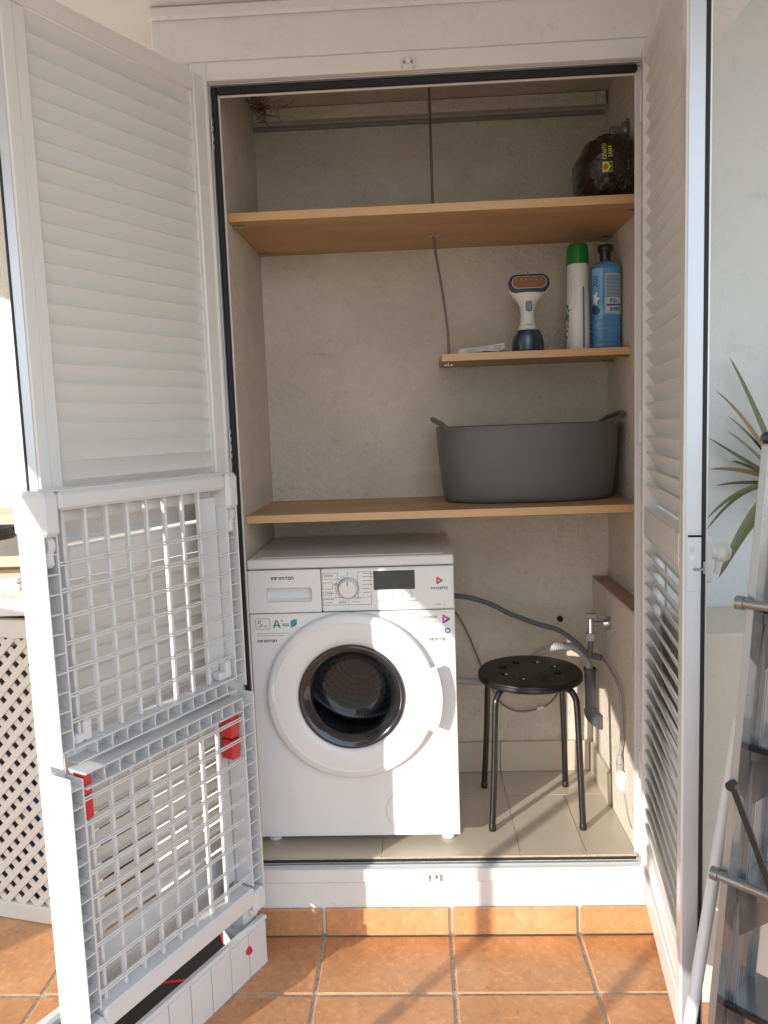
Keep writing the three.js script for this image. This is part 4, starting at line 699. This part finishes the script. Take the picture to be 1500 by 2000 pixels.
{
  const t = thing('broom_handle', 'slanting white broom handle between the right door edge and the ladder', 'broom handle', [0.955, 0, 0.68]);
  part('handle', cyl([0, 0.004, 0], [0.148, 0.86, -0.06], 0.0125, 0.0115, 20), M.plastic, t);
  part('end_knob', move(new THREE.SphereGeometry(0.0135, 16, 12), 0.148, 0.86, -0.06), M.plastic, t);
}
// ---- spiky plant
{
  const c = [1.43, 1.25, 0.1], t = thing('spiky_plant', 'spiky dracaena with narrow arching leaves at the right edge behind the ladder', 'plant', [1.43, 0.943, 0.1]);
  part('pot', [lathe([[0.0001, 0.001], [0.06, 0.001], [0.075, 0.11], [0.083, 0.115], [0.083, 0.128], [0.072, 0.128], [0.069, 0.11], [0.0001, 0.11]], 36).translate(0.13, 0, 0.02)], M.pot, t);
  part('stem', tube([[0.13, 0.1, 0.02], [0.1, 0.2, 0.012], [0.03, 0.28, 0], [0, 0.33, 0]], 0.014, 20, 10), M.bark, t);
  const leaf = (a, b, sag, wd) => {
    const A0 = V(a), B0 = V(b), mid = A0.clone().lerp(B0, 0.5); mid.y += sag; const cv = new THREE.QuadraticBezierCurve3(A0, mid, B0), P = [], I = [], n = 16;
    for (let i = 0; i <= n; i++) { const s = i / n, p = cv.getPoint(s), tg = cv.getTangent(s), side = new THREE.Vector3().crossVectors(tg, new THREE.Vector3(0.2, 0.8, 0.6)).normalize(), up = new THREE.Vector3().crossVectors(side, tg).normalize(), w = wd * (0.45 + 0.55 * Math.sin(Math.min(1, s * 2.2) * Math.PI / 2)) * Math.pow(1 - s, 0.55) + 0.0004;
      for (const [k, h] of [[-1, 0.25], [0, -0.15], [1, 0.25]]) { const q = p.clone().addScaledVector(side, k * w).addScaledVector(up, h * w); P.push(q.x, q.y, q.z); } }
    for (let i = 0; i < n; i++) for (const k of [0, 1]) { const q = i * 3 + k; I.push(q, q + 1, q + 3, q + 1, q + 4, q + 3); }
    const g = new THREE.BufferGeometry(); g.setAttribute('position', new THREE.Float32BufferAttribute(P, 3)); g.setIndex(I); g.computeVertexNormals(); g.setAttribute('uv', new THREE.Float32BufferAttribute(new Float32Array(P.length / 3 * 2), 2)); return g;
  };
  const tips = [[1.247, 1.515, 0.1, 0.05, 0.011, 1], [1.237, 1.415, 0.2, 0.02, 0.012, 0], [1.248, 1.396, 0.05, 0.0, 0.01, 0], [1.287, 1.345, 0.0, 0.02, 0.008, 0], [1.234, 1.317, 0.1, 0.03, 0.011, 1], [1.211, 1.198, 0.15, 0.07, 0.007, 0], [1.228, 1.161, 0.1, 0.09, 0.006, 0], [1.222, 1.057, 0.2, 0.07, 0.017, 0], [1.3, 1.6, 0.05, 0.03, 0.012, 0], [1.43, 1.68, 0.1, 0.0, 0.012, 0], [1.6, 1.55, 0.2, 0.06, 0.012, 0], [1.66, 1.35, 0.1, 0.08, 0.012, 0], [1.6, 1.2, 0.0, 0.1, 0.012, 0], [1.45, 1.5, 0.35, 0.05, 0.012, 0], [1.27, 1.27, 0.05, 0.02, 0.008, 0], [1.27, 1.45, 0.12, 0.03, 0.01, 0]];
  for (const [x, y, z, sag, wd, dry] of tips) part('leaf', leaf([(rnd() - 0.5) * 0.02, 0.32, (rnd() - 0.5) * 0.02], [x - c[0], y - 0.943, z - 0.1], sag, wd * 1.3), dry ? M.leafDry : M.leaf, t);
}
// ---- lattice panel, counter and the things on it, bottom left
{
  const t = thing('lattice_panel', 'cream wooden lattice panel standing under the counter at the left edge', 'lattice', [-0.65, 0, -0.039], -13.3 * Math.PI / 180);
  const x0 = -0.72, x1 = 0.13, y0 = 0.05, y1 = 0.885;
  part('rail', bx(x0, x1, 0.0005, 0.052, -0.012, 0.012, 0.002), M.latticePaint, t); part('rail', bx(x0, x1, 0.884, 0.938, -0.012, 0.012, 0.002), M.latticePaint, t);
  part('stile', bx(x1, x1 + 0.05, 0.0005, 0.938, -0.012, 0.012, 0.002), M.latticePaint, t); part('stile', bx(x0 - 0.05, x0, 0.0005, 0.938, -0.012, 0.012, 0.002), M.latticePaint, t);
  const pitch = 0.0556;
  for (const s of [1, -1]) for (let k = -30; k < 40; k++) {
    const c = x0 + k * pitch;                                   // line x = c + s * (y - y0)
    let ya = y0 - 0.008, yb = y1 + 0.008; const at = (x) => y0 + (x - c) / s; const q = [at(x0), at(x1)].sort((a, b) => a - b); ya = Math.max(ya, q[0]); yb = Math.min(yb, q[1]);
    if (yb - ya < 0.02) continue;
    part('lath', beam([c + s * (ya - y0), ya, s * 0.0022], [c + s * (yb - y0), yb, s * 0.0022], 0.021, 0.004, [1, -s, 0], 0.0008), M.latticePaint, t);
  }
}
{
  const t = thing('counter', 'white painted masonry counter above the lattice panel', 'counter', [-0.95, 0, -0.33]);
  part('slab', bx(-1.2, 0.6, 0.952, 1.0, -0.245, 0.31, 0.006), M.paintRough, t);
  part('end_wall', bx(0.6005, 0.7, 0, 1.0, -0.245, 0.2, 0.004), M.paintRough, t); part('end_wall', bx(-1.2, -1.1, 0, 0.9515, -0.245, 0.2, 0.004), M.paintRough, t); part('unseen_front_wall', bx(-1.0995, -0.48, 0, 0.9515, 0.1, 0.2, 0.004), M.paintRough, t);  // left end wall and front wall are unseen, placed to keep sun from underneath
  const sb = thing('dark_backing_box', 'dark box placed behind the lattice panel to darken its holes', 'box', [-0.95, 0, -0.38]);  // stands behind the laths only to make the holes dark
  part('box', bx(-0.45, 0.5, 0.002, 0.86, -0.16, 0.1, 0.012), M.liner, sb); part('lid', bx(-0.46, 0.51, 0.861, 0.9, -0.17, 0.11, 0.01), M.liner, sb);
  const b = thing('blue_container', 'blue container glimpsed through the lattice panel', 'container', [-0.72, 0, -0.175]);
  part('body', lathe([[0.0001, 0.001], [0.05, 0.001], [0.062, 0.36], [0.066, 0.365], [0.066, 0.38], [0.058, 0.38]], 32), std([0.02, 0.09, 0.28], 0.4), b);
  part('handle', tube([[-0.064, 0.37, 0], [-0.05, 0.31, 0.05], [0, 0.28, 0.066], [0.05, 0.31, 0.05], [0.064, 0.37, 0]], 0.003, 30, 8), M.dull, b);
  const cr = thing('wooden_crate', 'pale wooden crate on the counter at the left edge', 'crate', [-0.93, 1.0, -0.38]);
  for (const [y, z] of [[0.0, 0.12], [0.055, 0.12], [0.19, 0.12], [0.0, -0.1], [0.19, -0.1]]) part('board', bx(-0.22, 0.2, y + 0.001, y + 0.035, z - 0.006, z + 0.006, 0.0015), M.woodPale, cr);
  for (const x of [-0.2, 0.19]) part('corner_post', bx(x - 0.012, x + 0.008, 0.001, 0.225, -0.093, 0.113, 0.0015), M.woodPale, cr);
  part('bottom_board', bx(-0.21, 0.19, 0.004, 0.01, -0.093, 0.113, 0.0015), M.woodPale, cr);
  const pn = thing('dark_pan', 'dark blue grey pan lying inside the wooden crate', 'pan', [-0.94, 1.135, -0.35]);
  part('pan', [lathe([[0.0001, 0.0], [0.1, 0.0], [0.118, 0.035], [0.122, 0.04], [0.119, 0.042], [0.114, 0.036], [0.098, 0.005], [0.0001, 0.005]], 40)], std([0.04, 0.05, 0.065], 0.4), pn);
  part('handle', bx(0.11, 0.25, 0.024, 0.038, -0.012, 0.014, 0.005), std([0.02, 0.025, 0.035], 0.4), pn);
  const cl = thing('white_cloth', 'folded white cloth lying beside the wooden crate', 'cloth', [-0.82, 1.0, -0.2]);
  part('folds', [bx(-0.14, 0.1, 0.0005, 0.018, -0.03, 0.05, 0.006), bx(-0.13, 0.09, 0.0185, 0.034, -0.028, 0.045, 0.006)], std([0.78, 0.77, 0.74], 0.95), cl);
}
// ---- unseen low wall out of the picture on the left, placed to shade the lattice panel
{
  const t = thing('unseen_shade_wall', 'unseen low white wall out of view on the left, placed to shade the lattice panel', 'wall', [-2.45, 0, 1.92], 0.71);
  part('wall', bx(-1.4, 0.3, 0, 1.48, -0.06, 0.06, 0.004), M.paintRough, t); part('coping', bx(-1.42, 0.32, 1.4805, 1.515, -0.08, 0.08, 0.006), M.paint, t);
}
// ---- unseen sheet and two posts, placed on the sun's side to throw the slanting shade and the two soft bars
{
  const d = new THREE.Vector3(0.652, -0.232, -0.758), p = new THREE.Vector3(0.758, 0, 0.652), k = 2.35;
  const B0 = new THREE.Vector3(0.301, 1.074, -0.073).addScaledVector(d, -k); B0.y += 0.07;
  const t = thing('unseen_shade_sheet', 'unseen sloping sheet and two thin posts, out of view, placed to shade the closet', 'unseen_shade_sheet', [B0.x, 0, B0.z]);
  const at = (q, dy) => { const v = new THREE.Vector3().addScaledVector(p, q); return [v.x, B0.y - 0.773 * q + dy, v.z]; };
  const cv = new THREE.Shape([[-1.25, 0], [0, 0], [0.22, -0.09], [1.6, -0.07], [1.6, 2.3], [-1.25, 2.3]].map(([q, y]) => new THREE.Vector2(q, B0.y - 0.773 * q + y)));  // lower edge shaped to set the shade line on machine and walls
  const g = extrude(cv, 0.012, 0); g.applyMatrix4(new THREE.Matrix4().makeBasis(p, new THREE.Vector3(0, 1, 0), new THREE.Vector3().crossVectors(p, new THREE.Vector3(0, 1, 0)))); part('canvas', uvm(g), M.canvas, t);
  for (const [a, b] of [[[-1.25, 0], [0, 0]], [[0, 0], [0.22, -0.09]], [[0.22, -0.09], [1.6, -0.07]]]) part('shade_edge', beam(at(...a), at(...b), 0.012, 0.02, [p.x, 1, p.z]), M.canvas, t);
  for (const s of [0.508, 0.893]) { const pos = new THREE.Vector3().addScaledVector(p, s).addScaledVector(new THREE.Vector3(d.x, 0, d.z), -1.9); part('post', cyl([pos.x - B0.x, 0, pos.z - B0.z], [pos.x - B0.x, 2.5, pos.z - B0.z], 0.019), M.frame, t); }
}
renderer.render(scene, camera);
